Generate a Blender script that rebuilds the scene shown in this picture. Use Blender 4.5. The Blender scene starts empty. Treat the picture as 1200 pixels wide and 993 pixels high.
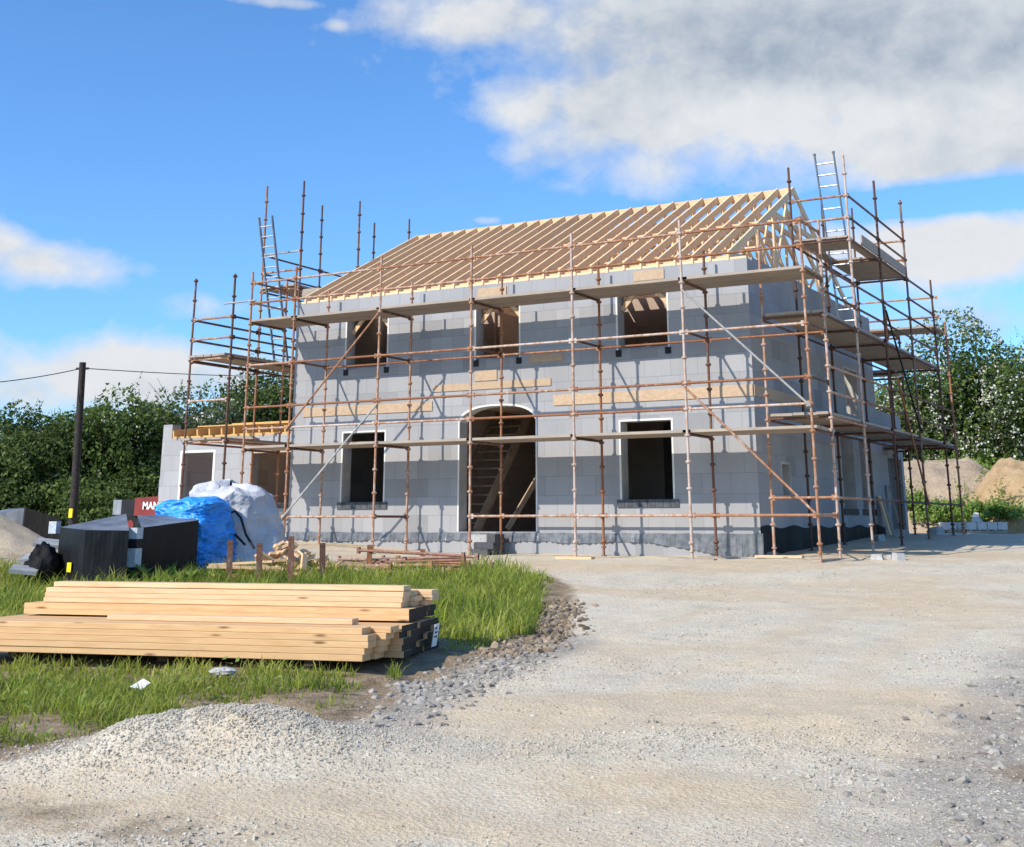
import bpy, math, random
import numpy as np
from mathutils import Vector, Matrix, noise as mnoise

random.seed(7); RNG = np.random.default_rng(11)
scene = bpy.context.scene
COL = scene.collection
R = math.radians

# ------------------------------------------------------------------ helpers
class MB:
    """collects shapes that become one mesh object"""
    def __init__(self): self.v = []; self.f = []; self.m = []; self.sm = []
    def add(self, vs, fs, mi=0, smooth=False):
        b = len(self.v); self.v += [tuple(p) for p in vs]
        for f in fs:
            self.f.append(tuple(b + i for i in f)); self.m.append(mi); self.sm.append(smooth)
        return self
    def box(self, a, b, mi=0):
        x0, y0, z0 = a; x1, y1, z1 = b
        vs = [(x0,y0,z0),(x1,y0,z0),(x1,y1,z0),(x0,y1,z0),(x0,y0,z1),(x1,y0,z1),(x1,y1,z1),(x0,y1,z1)]
        return self.add(vs, [(0,3,2,1),(4,5,6,7),(0,1,5,4),(1,2,6,5),(2,3,7,6),(3,0,4,7)], mi)
    def hexa(self, vs, mi=0):
        return self.add(vs, [(0,3,2,1),(4,5,6,7),(0,1,5,4),(1,2,6,5),(2,3,7,6),(3,0,4,7)], mi)
    def beam(self, p, q, w, h, up=(0,0,1), mi=0):
        p = Vector(p); q = Vector(q); d = (q-p).normalized(); up = Vector(up)
        s = d.cross(up)
        if s.length < 1e-4: s = d.cross(Vector((1,0,0)))
        s.normalize(); u = s.cross(d).normalized(); s *= w/2; u *= h/2
        vs = [p-s-u, p+s-u, q+s-u, q-s-u, p-s+u, p+s+u, q+s+u, q-s+u]
        return self.hexa(vs, mi)
    def tube(self, p, q, r, n=8, r2=None, mi=0, cap=True, smooth=True):
        p = Vector(p); q = Vector(q); d = (q-p).normalized()
        a = d.cross(Vector((0,0,1)) if abs(d.z) < .9 else Vector((1,0,0))).normalized(); b = d.cross(a)
        r2 = r if r2 is None else r2; vs = []
        for k in range(n):
            t = 2*math.pi*k/n; e = a*math.cos(t) + b*math.sin(t); vs += [p+e*r, q+e*r2]
        self.add(vs, [(2*k, 2*k+1, (2*k+3) % (2*n), (2*k+2) % (2*n)) for k in range(n)], mi, smooth)
        if cap:
            self.add([vs[2*k] for k in range(n)], [tuple(range(n))], mi)
            self.add([vs[2*k+1] for k in range(n)], [tuple(reversed(range(n)))], mi)
        return self
    def path(self, pts, r, n=6, mi=0):
        for a, b in zip(pts[:-1], pts[1:]): self.tube(a, b, r, n, mi=mi)
        return self
    def build(self, name, mats, parent=None):
        me = bpy.data.meshes.new(name); me.from_pydata(self.v, [], self.f)
        if not isinstance(mats, (list, tuple)): mats = [mats]
        for m in mats: me.materials.append(m)
        if len(self.f):
            me.polygons.foreach_set('material_index', self.m)
            me.polygons.foreach_set('use_smooth', self.sm)
        me.update()
        o = bpy.data.objects.new(name, me); COL.objects.link(o)
        if parent is not None: o.parent = parent
        return o

def np_mesh(name, verts, faces, mats, parent=None, attrs=None, smooth=False):
    """verts (N,3) array; faces (M,k) array of the same k"""
    me = bpy.data.meshes.new(name); nv = len(verts); nf, k = faces.shape
    me.vertices.add(nv); me.vertices.foreach_set('co', np.asarray(verts, np.float32).ravel())
    me.loops.add(nf*k); me.loops.foreach_set('vertex_index', faces.astype(np.int32).ravel())
    me.polygons.add(nf); me.polygons.foreach_set('loop_start', np.arange(0, nf*k, k, dtype=np.int32))
    me.polygons.foreach_set('use_smooth', np.full(nf, smooth))
    if not isinstance(mats, (list, tuple)): mats = [mats]
    for m in mats: me.materials.append(m)
    me.update(calc_edges=True)
    for an, arr in (attrs or {}).items():
        if arr.ndim == 1:
            a = me.attributes.new(an, 'FLOAT', 'POINT'); a.data.foreach_set('value', arr.astype(np.float32))
        else:
            a = me.attributes.new(an, 'FLOAT_COLOR', 'POINT'); a.data.foreach_set('color', arr.astype(np.float32).ravel())
    me.validate()
    o = bpy.data.objects.new(name, me); COL.objects.link(o)
    if parent is not None: o.parent = parent
    return o

def tag(o, label=None, cat=None, group=None, kind=None):
    if label: o['label'] = label
    if cat: o['category'] = cat
    if group: o['group'] = group
    if kind: o['kind'] = kind
    return o
def thing(name, label, cat, loc=(0,0,0), group=None):
    o = bpy.data.objects.new(name, None); COL.objects.link(o); o.location = loc; o.empty_display_size = .2
    return tag(o, label, cat, group)

# value noise on arrays
_P = RNG.permutation(256); _P = np.concatenate([_P, _P, _P]); _V = RNG.random(256)
def vnoise(x, y):
    xi = np.floor(x).astype(int); yi = np.floor(y).astype(int); fx = x-xi; fy = y-yi
    fx = fx*fx*(3-2*fx); fy = fy*fy*(3-2*fy); X = xi & 255; Y = yi & 255
    h = lambda i, j: _V[_P[_P[i & 255] + (j & 255)]]
    a = h(X, Y); b = h(X+1, Y); c = h(X, Y+1); d = h(X+1, Y+1)
    return (a*(1-fx)+b*fx)*(1-fy) + (c*(1-fx)+d*fx)*fy
def fbm(x, y, o=4):
    s = 0; a = .5; t = 0
    for i in range(o): s = s + a*vnoise(x+17.3*i, y-9.1*i); t += a; a *= .5; x = x*2.03; y = y*2.03
    return s/t
def sst(a, b, x):
    t = np.clip((x-a)/(b-a), 0, 1); return t*t*(3-2*t)

# ------------------------------------------------------------------ camera frame (measured from the photograph)
FPX, CX, CY, TH, YA = 1482.4, 600., 197.9, .2733, .5146
CAM = np.array([6.805, -23.198, .628])
Fh = np.array([-math.sin(YA), math.cos(YA), 0]); Rh = np.array([math.cos(YA), math.sin(YA), 0]); Zh = np.array([0,0,1.])
FW = Fh*math.cos(TH) + Zh*math.sin(TH); UP = -Fh*math.sin(TH) + Zh*math.cos(TH)
def heading(u, v):
    """world direction that a measured photo point was seen in"""
    d = FW + Rh*(u-CX)/FPX + UP*(CY-v)/FPX; return d/np.linalg.norm(d)
def spot(u, dist):
    """ground position at a horizontal distance along a compass heading"""
    d = heading(u, 613); d = d[:2]/np.linalg.norm(d[:2]); return CAM[0]+d[0]*dist, CAM[1]+d[1]*dist

def at(u, v, dist):
    """the point seen along a measured heading at a horizontal distance"""
    d = heading(u, v); return Vector(CAM + d*(dist/math.hypot(d[0], d[1])))

# ------------------------------------------------------------------ node helpers
class NT:
    def __init__(self, tree): self.t = tree; self.n = tree.nodes; self.l = tree.links
    def new(self, ty, **kw):
        n = self.n.new(ty)
        for k, v in kw.items():
            if hasattr(n, k) and not k[0].isupper(): setattr(n, k, v)
        return n
    def link(self, a, b): self.l.new(a, b)
    def val(self, sock, v):
        if isinstance(v, (int, float)): sock.default_value = v
        elif isinstance(v, (tuple, list)): sock.default_value = (tuple(v)+(1,))[:len(sock.default_value)] if len(v) < len(sock.default_value) else v
        else: self.l.new(v, sock)
    def math(self, op, a, b=0, c=None, clamp=False):
        n = self.n.new('ShaderNodeMath'); n.operation = op; n.use_clamp = clamp
        self.val(n.inputs[0], a); self.val(n.inputs[1], b)
        if c is not None: self.val(n.inputs[2], c)
        return n.outputs[0]
    def mix(self, f, a, b, blend='MIX'):
        n = self.n.new('ShaderNodeMix'); n.data_type = 'RGBA'; n.blend_type = blend
        self.val(n.inputs['Factor'], f); self.val(n.inputs[6], a); self.val(n.inputs[7], b)
        return n.outputs[2]
    def noise(self, vec=None, scale=5, detail=4, rough=.55, dist=0, dim='3D'):
        n = self.n.new('ShaderNodeTexNoise'); n.noise_dimensions = dim
        n.inputs['Scale'].default_value = scale; n.inputs['Detail'].default_value = detail
        n.inputs['Roughness'].default_value = rough; n.inputs['Distortion'].default_value = dist
        if vec is not None: self.l.new(vec, n.inputs['Vector'])
        return n.outputs['Fac']
    def ramp(self, f, a, b, c0=(0,0,0), c1=(1,1,1)):
        n = self.n.new('ShaderNodeValToRGB'); e = n.color_ramp.elements
        e[0].position = a; e[1].position = b; e[0].color = (*c0, 1); e[1].color = (*c1, 1)
        self.val(n.inputs[0], f); return n.outputs[0]
    def mapping(self, vec, scale=(1,1,1), rot=(0,0,0), loc=(0,0,0)):
        n = self.n.new('ShaderNodeMapping'); n.inputs['Scale'].default_value = scale
        n.inputs['Rotation'].default_value = rot; n.inputs['Location'].default_value = loc
        self.l.new(vec, n.inputs['Vector']); return n.outputs[0]
    def bump(self, h, strength=.3, dist=.02):
        n = self.n.new('ShaderNodeBump'); n.inputs['Strength'].default_value = strength; n.inputs['Distance'].default_value = dist
        self.l.new(h, n.inputs['Height']); return n.outputs[0]
    def attr(self, name):
        n = self.n.new('ShaderNodeAttribute'); n.attribute_name = name; return n

def material(name):
    m = bpy.data.materials.new(name); m.use_nodes = True; t = NT(m.node_tree); t.n.clear()
    out = t.n.new('ShaderNodeOutputMaterial'); b = t.n.new('ShaderNodeBsdfPrincipled')
    t.l.new(b.outputs[0], out.inputs[0]); b.inputs['Roughness'].default_value = .85
    b.inputs['Specular IOR Level'].default_value = .25
    t.b = b; t.out = out
    t.co = t.n.new('ShaderNodeTexCoord').outputs['Object']
    return m, t
def rnd(t): return t.n.new('ShaderNodeObjectInfo').outputs['Random']

M = {}
def simple(name, c, rough=.85, var=.25, scale=6, metal=0, bump=0, c2=None, spec=.25, detail=5):
    m, t = material(name)
    n = t.noise(t.co, scale, detail)
    f = t.ramp(n, .3, .7)
    lo = c2 or tuple(x*(1-var) for x in c); hi = tuple(min(1, x*(1+var*.5)) for x in c)
    t.l.new(t.mix(f, lo, hi), t.b.inputs['Base Color'])
    t.b.inputs['Roughness'].default_value = rough; t.b.inputs['Metallic'].default_value = metal
    t.b.inputs['Specular IOR Level'].default_value = spec
    if bump: t.l.new(t.bump(t.noise(t.co, scale*4, 5), bump, .01), t.b.inputs['Normal'])
    M[name] = m; return m

# block masonry: 0.60 x 0.40 m blocks with thin joints; axis = the horizontal axis of the wall
def blockwork(name, axis, base=(.352,.344,.347), off=0.0):
    m, t = material(name)
    geo = t.n.new('ShaderNodeNewGeometry')
    sep = t.n.new('ShaderNodeSeparateXYZ'); t.l.new(geo.outputs['Position'], sep.inputs[0])
    comb = t.n.new('ShaderNodeCombineXYZ')
    if axis == 'XY':     # use the direction that runs along the face
        sn = t.n.new('ShaderNodeSeparateXYZ'); t.l.new(geo.outputs['Normal'], sn.inputs[0])
        g = t.math('GREATER_THAN', t.math('ABSOLUTE', sn.outputs[0]), .7)
        h = t.math('ADD', t.math('MULTIPLY', sep.outputs[1], g), t.math('MULTIPLY', sep.outputs[0], t.math('SUBTRACT', 1, g)))
        t.l.new(t.math('ADD', h, 40+off), comb.inputs[0])
    t.l.new(t.math('ADD', sep.outputs[2], 8.0), comb.inputs[1])
    def bricks(w, msize, sm_):
        b = t.n.new('ShaderNodeTexBrick'); t.l.new(comb.outputs[0], b.inputs['Vector'])
        b.inputs['Scale'].default_value = 1; b.inputs['Brick Width'].default_value = w; b.inputs['Row Height'].default_value = .4
        b.inputs['Mortar Size'].default_value = msize; b.inputs['Mortar Smooth'].default_value = sm_
        b.inputs['Color1'].default_value = (0,0,0,1); b.inputs['Color2'].default_value = (1,1,1,1); b.inputs['Mortar'].default_value = (.5,.5,.5,1)
        b.offset = .5; return b
    b = bricks(.6, .0055, .3)
    tint = t.ramp(b.outputs['Color'], .12, .95, tuple(c*.88 for c in base), tuple(c*1.06 for c in base))
    # a few fresh or damp blocks stand out
    odd = t.math('GREATER_THAN', b.outputs['Color'], .93); col = t.mix(t.math('MULTIPLY', odd, .55), tint, tuple(c*1.2 for c in base))
    odd2 = t.math('LESS_THAN', b.outputs['Color'], .07); col = t.mix(t.math('MULTIPLY', odd2, .7), col, tuple(c*.62 for c in base))
    big = t.noise(geo.outputs['Position'], .8, 4, .6); col = t.mix(t.ramp(big, .35, .75), col, t.mix(.22, col, (.52,.50,.47)))
    st = t.noise(t.mapping(geo.outputs['Position'], (3,3,.5)), 1.6, 5, .65); col = t.mix(t.math('MULTIPLY', t.ramp(st, .5, .75), .22), col, (.2,.2,.215))
    fine = t.noise(geo.outputs['Position'], 55, 3, .7); col = t.mix(.35, col, t.mix(fine, tuple(c*.75 for c in base), tuple(c*1.2 for c in base)))
    col = t.mix(t.math('MULTIPLY', b.outputs['Fac'], .6), col, (.2,.2,.21))
    t.l.new(col, t.b.inputs['Base Color']); t.b.inputs['Roughness'].default_value = .95
    h = t.math('ADD', t.math('MULTIPLY', fine, .25), t.math('MULTIPLY', b.outputs['Fac'], -1.0))
    t.l.new(t.bump(h, .5, .006), t.b.inputs['Normal'])
    M[name] = m; return m
blockwork('block', 'XY')
blockwork('block_annex', 'XY', (.37,.36,.365), .23)
blockwork('block_inner', 'XY', (.46,.35,.27), .11)

def wood(name, c, dark, knots=.5, var=.35, scale=(1.2,14,14), grey=0):
    m, t = material(name)
    r = rnd(t); v = t.mapping(t.co, scale)
    off = t.n.new('ShaderNodeVectorMath'); off.operation = 'ADD'; t.l.new(v, off.inputs[0])
    cb = t.n.new('ShaderNodeCombineXYZ'); t.l.new(t.math('MULTIPLY', r, 91), cb.inputs[0]); t.l.new(t.math('MULTIPLY', r, 37), cb.inputs[1]); t.l.new(cb.outputs[0], off.inputs[1])
    g = t.noise(off.outputs[0], 2.2, 6, .6, .6)
    col = t.mix(t.ramp(g, .3, .72), dark, c)
    col = t.mix(t.math('MULTIPLY', r, var), col, tuple(x*.62 for x in c))
    vk = t.mapping(t.co, (1.0, 5, 5)); offk = t.n.new('ShaderNodeVectorMath'); offk.operation = 'ADD'; t.l.new(vk, offk.inputs[0]); t.l.new(cb.outputs[0], offk.inputs[1])
    vo = t.n.new('ShaderNodeTexVoronoi'); vo.inputs['Scale'].default_value = 1.9; t.l.new(offk.outputs[0], vo.inputs['Vector'])
    k = t.ramp(vo.outputs['Distance'], .06, .16, (1,1,1), (0,0,0))
    col = t.mix(t.math('MULTIPLY', k, knots), col, (.16,.075,.03))
    if grey:
        gg = t.noise(t.co, 1.3, 4); col = t.mix(t.math('MULTIPLY', t.ramp(gg, .4, .65), grey), col, (.28,.26,.24))
    t.l.new(col, t.b.inputs['Base Color']); t.b.inputs['Roughness'].default_value = .75
    t.l.new(t.bump(g, .25, .004), t.b.inputs['Normal'])
    M[name] = m; return m
wood('timber', (.86,.59,.355), (.68,.42,.215), .85, .4)
wood('timber_pile', (.84,.535,.275), (.63,.355,.155), .9, .5)
wood('truss_wood', (.90,.65,.40), (.80,.54,.31), .3, .25, (6,6,2))
wood('deck_wood', (.50,.41,.32), (.33,.25,.19), .3, .5, (1.5,9,9), .5)
wood('deck_wood_y', (.50,.41,.32), (.33,.25,.19), .3, .5, (9,1.5,9), .5)
wood('osb', (.60,.44,.30), (.46,.31,.19), .4, .25, (6,6,12))
wood('annex_wood', (.80,.47,.18), (.66,.34,.10), .3, .2)  # orange holds the sunlit glow under the rafters, painted into the wood
simple('end_dark', (.05,.036,.026), .8, .6, 14)
simple('white_lining', (.74,.72,.67), .7, .12, 3)
simple('jamb_grey', (.50,.475,.44), .85, .25, 2.5)
simple('sill_dark', (.10,.105,.115), .8, .5, 9, bump=.3)
simple('dpc_black', (.02,.02,.022), .6, .3, 8)
simple('concrete', (.36,.35,.33), .9, .3, 4, bump=.3)
simple('stair_wood', (.46,.33,.22), .8, .3, 4)
simple('ladder_alu', (.62,.64,.66), .35, .2, 6, metal=.85, spec=.5)
simple('ladder_stile', (.20,.23,.27), .5, .3, 6, metal=.3)
simple('grey_block', (.46,.44,.42), .95, .3, 14, bump=.4)
simple('dark_block', (.10,.10,.105), .95, .3, 14, bump=.4)
simple('pale_block', (.62,.60,.57), .9, .2, 10, bump=.3)
simple('pole_wood', (.045,.036,.032), .85, .4, 10, bump=.3)
simple('cable', (.03,.03,.035), .6, .2, 5)
simple('bark', (.06,.045,.032), .95, .4, 12, bump=.5)
simple('eps_white', (.72,.74,.76), .8, .25, 22, bump=.4)
simple('red_paint', (.22,.028,.022), .5, .3, 3, spec=.4)
simple('black_paint', (.018,.018,.02), .5, .4, 4)
simple('rubber', (.02,.02,.02), .9, .3, 8)
simple('white_paint', (.78,.77,.74), .6, .15, 5)
simple('yellow_label', (.85,.68,.02), .6, .08, 6)
simple('paper', (.78,.78,.76), .8, .1, 8)
simple('ink', (.05,.06,.08), .8, .1, 8)
simple('insul_grey', (.33,.33,.33), .8, .25, 4)
simple('steel_grey', (.33,.34,.35), .5, .3, 8, metal=.5)

# scaffold steel: rust, faded red paint and plaster spatter
def scaffold_mat(name, rust, paint, spat, spat_amt):
    m, t = material(name); r = rnd(t)
    p = t.n.new('ShaderNodeNewGeometry').outputs['Position']
    n1 = t.noise(t.mapping(p, (3,3,1.2)), 1.6, 5, .65); n2 = t.noise(p, 22, 4, .7); n3 = t.noise(t.mapping(p, (5,5,2.5)), 2.4, 5, .7)
    col = t.mix(t.ramp(t.math('ADD', n1, t.math('MULTIPLY', t.math('SUBTRACT', r, .5), .5)), .35, .65), rust, paint)
    col = t.mix(t.math('MULTIPLY', t.ramp(n2, .45, .7), .6), col, tuple(x*.45 for x in rust))
    s = t.ramp(t.math('ADD', n3, t.math('MULTIPLY', t.math('SUBTRACT', r, .6), .22)), .56-spat_amt, .7-spat_amt*.6)
    col = t.mix(t.math('MULTIPLY', s, .8), col, spat)
    t.l.new(col, t.b.inputs['Base Color']); t.b.inputs['Roughness'].default_value = .7; t.b.inputs['Metallic'].default_value = .15
    t.l.new(t.bump(n2, .3, .004), t.b.inputs['Normal']); M[name] = m
scaffold_mat('rust', (.30,.125,.06), (.46,.22,.115), (.52,.43,.37), .06)
scaffold_mat('rust_dark_shade', (.12,.065,.045), (.19,.09,.06), (.28,.24,.21), .0)  # dark rust; shade on side, rear and inner tubes put into the colour
scaffold_mat('rust_pale', (.39,.19,.10), (.50,.28,.17), (.58,.51,.46), .14)
scaffold_mat('galv', (.36,.35,.33), (.44,.43,.41), (.5,.49,.47), .1)
scaffold_mat('rust_tube', (.27,.125,.08), (.38,.20,.14), (.45,.35,.30), .04)

# films and sheets
def film(name, c, c2, rough, wr=9, strength=.6, spec=.5, zs=.55):
    m, t = material(name)
    n = t.noise(t.mapping(t.co, (1,1,zs)), wr, 5 if zs > .2 else 2, .6, 1.2 if zs > .2 else .5); n2 = t.noise(t.co, wr*.4, 4)
    t.l.new(t.mix(t.ramp(n2, .35, .7), c2, c), t.b.inputs['Base Color'])
    t.b.inputs['Roughness'].default_value = rough; t.b.inputs['Specular IOR Level'].default_value = spec
    t.l.new(t.bump(n, strength, .03), t.b.inputs['Normal']); M[name] = m
film('silver_film', (.22,.22,.225), (.10,.10,.105), .25, 18, .7, .7, .16)
film('black_film', (.014,.014,.015), (.007,.007,.008), .5, 5, .35, .25)
film('black_sheet', (.011,.011,.012), (.006,.006,.006), .6, 9, .7, .12)
film('grey_film_sheen', (.24,.24,.25), (.11,.11,.12), .45, 6, .4, .35)  # silver foil; also the grey sheen painted on black pack tops
film('blue_tarp', (.05,.40,.92), (.025,.27,.76), .34, 8, 1.0, .6)
film('white_bag', (.64,.62,.61), (.46,.45,.46), .6, 6, 1.0, .3)

# foliage: colour varies with a per-vertex value
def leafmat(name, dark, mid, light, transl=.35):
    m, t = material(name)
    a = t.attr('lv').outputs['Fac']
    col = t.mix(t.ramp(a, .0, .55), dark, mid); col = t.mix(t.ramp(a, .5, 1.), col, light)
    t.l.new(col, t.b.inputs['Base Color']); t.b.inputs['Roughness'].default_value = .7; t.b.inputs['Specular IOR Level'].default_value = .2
    tr = t.n.new('ShaderNodeBsdfTranslucent'); t.l.new(t.mix(.35, col, light), tr.inputs[0])
    mx = t.n.new('ShaderNodeMixShader'); mx.inputs[0].default_value = transl
    t.l.new(t.b.outputs[0], mx.inputs[1]); t.l.new(tr.outputs[0], mx.inputs[2]); t.l.new(mx.outputs[0], t.out.inputs[0])
    M[name] = m
leafmat('leaf_hedge', (.024,.040,.010), (.075,.115,.026), (.17,.21,.06))
leafmat('leaf_thorn', (.022,.040,.010), (.082,.132,.028), (.19,.24,.065))
leafmat('leaf_pale', (.04,.06,.022), (.10,.14,.05), (.20,.23,.11))
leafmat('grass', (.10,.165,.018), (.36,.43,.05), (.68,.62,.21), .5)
leafmat('weed', (.08,.15,.025), (.20,.31,.055), (.34,.45,.13), .4)
simple('blossom', (.60,.585,.48), .8, .25, 9)

def stonemat(name, a, b, c):
    m, t = material(name); v = t.attr('lv').outputs['Fac']
    col = t.mix(t.ramp(v, .0, .5), a, b); col = t.mix(t.ramp(v, .5, 1.), col, c)
    p = t.n.new('ShaderNodeNewGeometry').outputs['Position']
    col = t.mix(.35, col, t.mix(t.noise(p, 60, 3), tuple(x*.6 for x in b), tuple(min(1, x*1.3) for x in b)))
    t.l.new(col, t.b.inputs['Base Color']); t.b.inputs['Roughness'].default_value = .95; M[name] = m
stonemat('gravel', (.30,.26,.205), (.47,.415,.33), (.60,.545,.455))
stonemat('rubble', (.18,.155,.128), (.33,.29,.24), (.48,.43,.365))

# ------------------------------------------------------------------ ground heights
BANK = np.array([(-4.43,-3.33),(-2.6,-5.2),(-1.33,-7.67),(-.5,-9.3),(.14,-10.68),(.3,-11.88),(.3,-12.91),(.3,-13.64),(.62,-14.54),(.85,-15.3),(.37,-15.37),(-.14,-15.45),(-.14,-16.38),(-.3,-16.95),(-.6,-17.3),(-6,-20.5),(-30,-14),(-30,-9.2),(-12.5,-6.6),(-9,-4.6),(-7,-3.4)])
def bank_sd(x, y):
    """signed distance to the grass bank, positive inside"""
    x = np.asarray(x, float); y = np.asarray(y, float); best = np.full(x.shape, 1e9); ins = np.zeros(x.shape, bool)
    n = len(BANK)
    for i in range(n):
        ax, ay = BANK[i]; bx, by = BANK[(i+1) % n]; dx, dy = bx-ax, by-ay
        t = np.clip(((x-ax)*dx+(y-ay)*dy)/(dx*dx+dy*dy), 0, 1)
        best = np.minimum(best, np.hypot(x-ax-t*dx, y-ay-t*dy))
        c = ((ay > y) != (by > y)) & (x < (bx-ax)*(y-ay)/(by-ay+1e-12)+ax); ins ^= c
    return np.where(ins, best, -best)
def seg_d(x, y, a, b):
    ax, ay = a; dx, dy = b[0]-ax, b[1]-ay; t = np.clip(((x-ax)*dx+(y-ay)*dy)/(dx*dx+dy*dy), 0, 1)
    return np.hypot(x-ax-t*dx, y-ay-t*dy)
def base_h(x, y):
    t = np.clip((-1.5-y)/20, 0, 1.6)
    z = -1.0*t - .05 + .034*np.clip(y, 0, 11)
    return z + .2*sst(8.5, 12.5, -x)*sst(-12, -3, y)
def heap_f(x, y):
    """low gravel heap: a long soft ridge"""
    ux, uy = .83, .56; dx, dy = x-.82, y+16.45; l = dx*ux+dy*uy; w_ = -dx*uy+dy*ux
    return np.exp(-np.abs(l/1.0)**2.4-(w_/.46)**2)
def H(x, y):
    x = np.asarray(x, float); y = np.asarray(y, float)
    z = base_h(x, y); sd = bank_sd(x, y)
    far = np.exp(-((x-2)**2+(y+10)**2)/900)
    z = z + far*(.09*(fbm(x*.9, y*.9)-.5) + .022*(fbm(x*4, y*4)-.5))
    z = z + .06*sst(-.25, .6, sd+.5*(fbm(x*1.6+3, y*1.6)-.5)) + np.where(sd > -.2, .07*(fbm(x*1.5, y*1.5)-.5), 0)
    z = z + .28*heap_f(x, y)*(.7+.6*fbm(x*2.2, y*2.2))   # low gravel heap
    d = np.hypot((x+14.6)/2.0, (y+6.9)/1.5); z = z + 1.25*np.exp(-d**2)*(.85+.3*fbm(x*1.5, y*1.5))            # soil heap by the hedge
    d = seg_d(x, y, (3.0,-14.6), (5.3,-13.6)); z = z + .06*np.exp(-(d/.5)**2)*fbm(x*3, y*3)
    return z
def h1(x, y): return float(H(np.array([x]), np.array([y]))[0])

# ------------------------------------------------------------------ ground sheet
def axis_pts(lo, hi, step, far, grow=1.22):
    c = list(np.arange(lo, hi+step/2, step)); s = step
    a = [c[0]]
    while a[-1] > -far: s *= grow; a.append(a[-1]-s)
    s = step; b = [c[-1]]
    while b[-1] < far: s *= grow; b.append(b[-1]+s)
    return np.array(a[::-1][:-1] + c + b[1:])
gx = axis_pts(-13, 8, .075, 900); gy = axis_pts(-20, 1.2, .075, 900)
GX, GY = np.meshgrid(gx, gy); GZ = H(GX, GY)
nx, ny = len(gx), len(gy)
idx = np.arange(nx*ny).reshape(ny, nx)
quads = np.stack([idx[:-1,:-1], idx[:-1,1:], idx[1:,1:], idx[1:,:-1]], -1).reshape(-1, 4)
sd = bank_sd(GX, GY)
def tan_mask(x, y):
    nz = fbm(x*1.3, y*1.3, 5)
    tn = sst(.45, .60, fbm(x*.28+5.2, y*.55+1.4, 4))*.9
    tn = np.maximum(tn, np.exp(-(((x-3.2)/2.6)**2+((y+6.4)/1.6)**2))*sst(.25,.5,nz)*1.1)            # sandy patch on the drive
    tn = np.maximum(tn, np.exp(-(((x-3.0)/1.6)**2+((y+3.4)/.5)**2))*sst(.25,.5,nz)*.9)
    tn = np.maximum(tn, 1.1*np.exp(-(((x-2.2)/2.4)**2+((y+17.35)/.8)**2))*sst(.22,.45,nz))           # trodden dirt in front
    tn = np.maximum(tn, 1.1*np.exp(-(((x-3.9)/1.3)**2+((y+16.2)/.6)**2))*sst(.22,.45,nz))
    tn = np.maximum(tn, .9*np.exp(-(((x-2.0)/1.4)**2+((y+11.5)/1.0)**2))*sst(.3,.55,nz))
    heap = np.minimum(1, heap_f(x, y)*1.5)
    tn = np.maximum(tn, 1.2*np.exp(-(((x-.9)/1.3)**2+((y+17.75)/.42)**2))*sst(.2,.4,nz))
    return np.clip(tn*(1-.8*heap), 0, 1)
def track_mask(x, y):
    """compacted wheel tracks curving up the drive"""
    best = np.zeros(np.shape(x)); wob = .25*(fbm(x*.6+70, y*.6, 2)-.5)
    for off in (-.85, .85, 2.3, 3.9):
        pts = [(1.9+off,-19),(1.75+off,-15.5),(1.55+off*.95,-12),(1.7+off*.9,-8.5),(2.2+off,-5),(3.2+off*1.3,-1)]
        for a, b in zip(pts[:-1], pts[1:]): best = np.maximum(best, np.exp(-((seg_d(x, y, a, b)+wob)/.26)**2))
    return best*sst(.25,.55,fbm(x*.5+11, y*.35, 3))
nz = fbm(GX*1.3, GY*1.3, 5); tan = tan_mask(GX, GY); trk = track_mask(GX, GY); tan = np.maximum(tan, .55*trk)
soil = sst(-.45, .05, sd+.7*(nz-.5))
soil = np.maximum(soil, .62*np.exp(-(((GX-1.3)/1.5)**2+((GY+17.95)/.45)**2))*sst(.25,.5,nz)+.7*np.exp(-(((GX-5.6)/.4)**2+((GY+15.0)/.35)**2))*sst(.3,.5,nz))
rub = np.exp(-((sd+.35)/.42)**2)*sst(-17, -14.5, GY)*sst(-9.8, -11.2, GY)*(sst(-16.2,-15,GY))
rub = np.maximum(rub, sst(4.2, 5.2, GX+1.2*(nz-.5))*sst(-17.6,-16,GY)*sst(-8,-9.5,GY)*.9)
soil = np.maximum(soil, np.exp(-(np.hypot((GX+14.6)/2.2, (GY+6.9)/1.7))**4)*0)
mound = np.exp(-(np.hypot((GX+14.6)/3.0, (GY+6.9)/2.4))**4)
far = sst(16, 30, np.hypot(GX, GY-2))*sst(-30,-10, -np.abs(GX-3)+0*GY) if False else sst(20, 34, GY) + sst(24, 40, -GX)*sst(-30,0,GY)
cols = np.stack([np.clip(tan+1.5*mound,0,1.5), np.clip(soil*(1-mound),0,1), np.clip(rub,0,1), np.clip(far,0,1)], -1).reshape(-1, 4)

m, t = material('ground')
p = t.n.new('ShaderNodeNewGeometry').outputs['Position']
ca = t.attr('mask'); sep = t.n.new('ShaderNodeSeparateColor'); t.l.new(ca.outputs['Color'], sep.inputs[0])
vo = t.n.new('ShaderNodeTexVoronoi'); vo.inputs['Scale'].default_value = 34; t.l.new(p, vo.inputs['Vector'])
vs = t.n.new('ShaderNodeSeparateColor'); t.l.new(vo.outputs['Color'], vs.inputs[0])
vo2 = t.n.new('ShaderNodeTexVoronoi'); vo2.inputs['Scale'].default_value = 95; t.l.new(p, vo2.inputs['Vector'])
vs2 = t.n.new('ShaderNodeSeparateColor'); t.l.new(vo2.outputs['Color'], vs2.inputs[0])
grav = t.mix(t.ramp(vs.outputs[0], .1, .9), (.45,.385,.285), (.71,.62,.475))
grav = t.mix(.5, grav, t.mix(vs2.outputs[0], (.48,.41,.305), (.75,.655,.505)))
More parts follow.
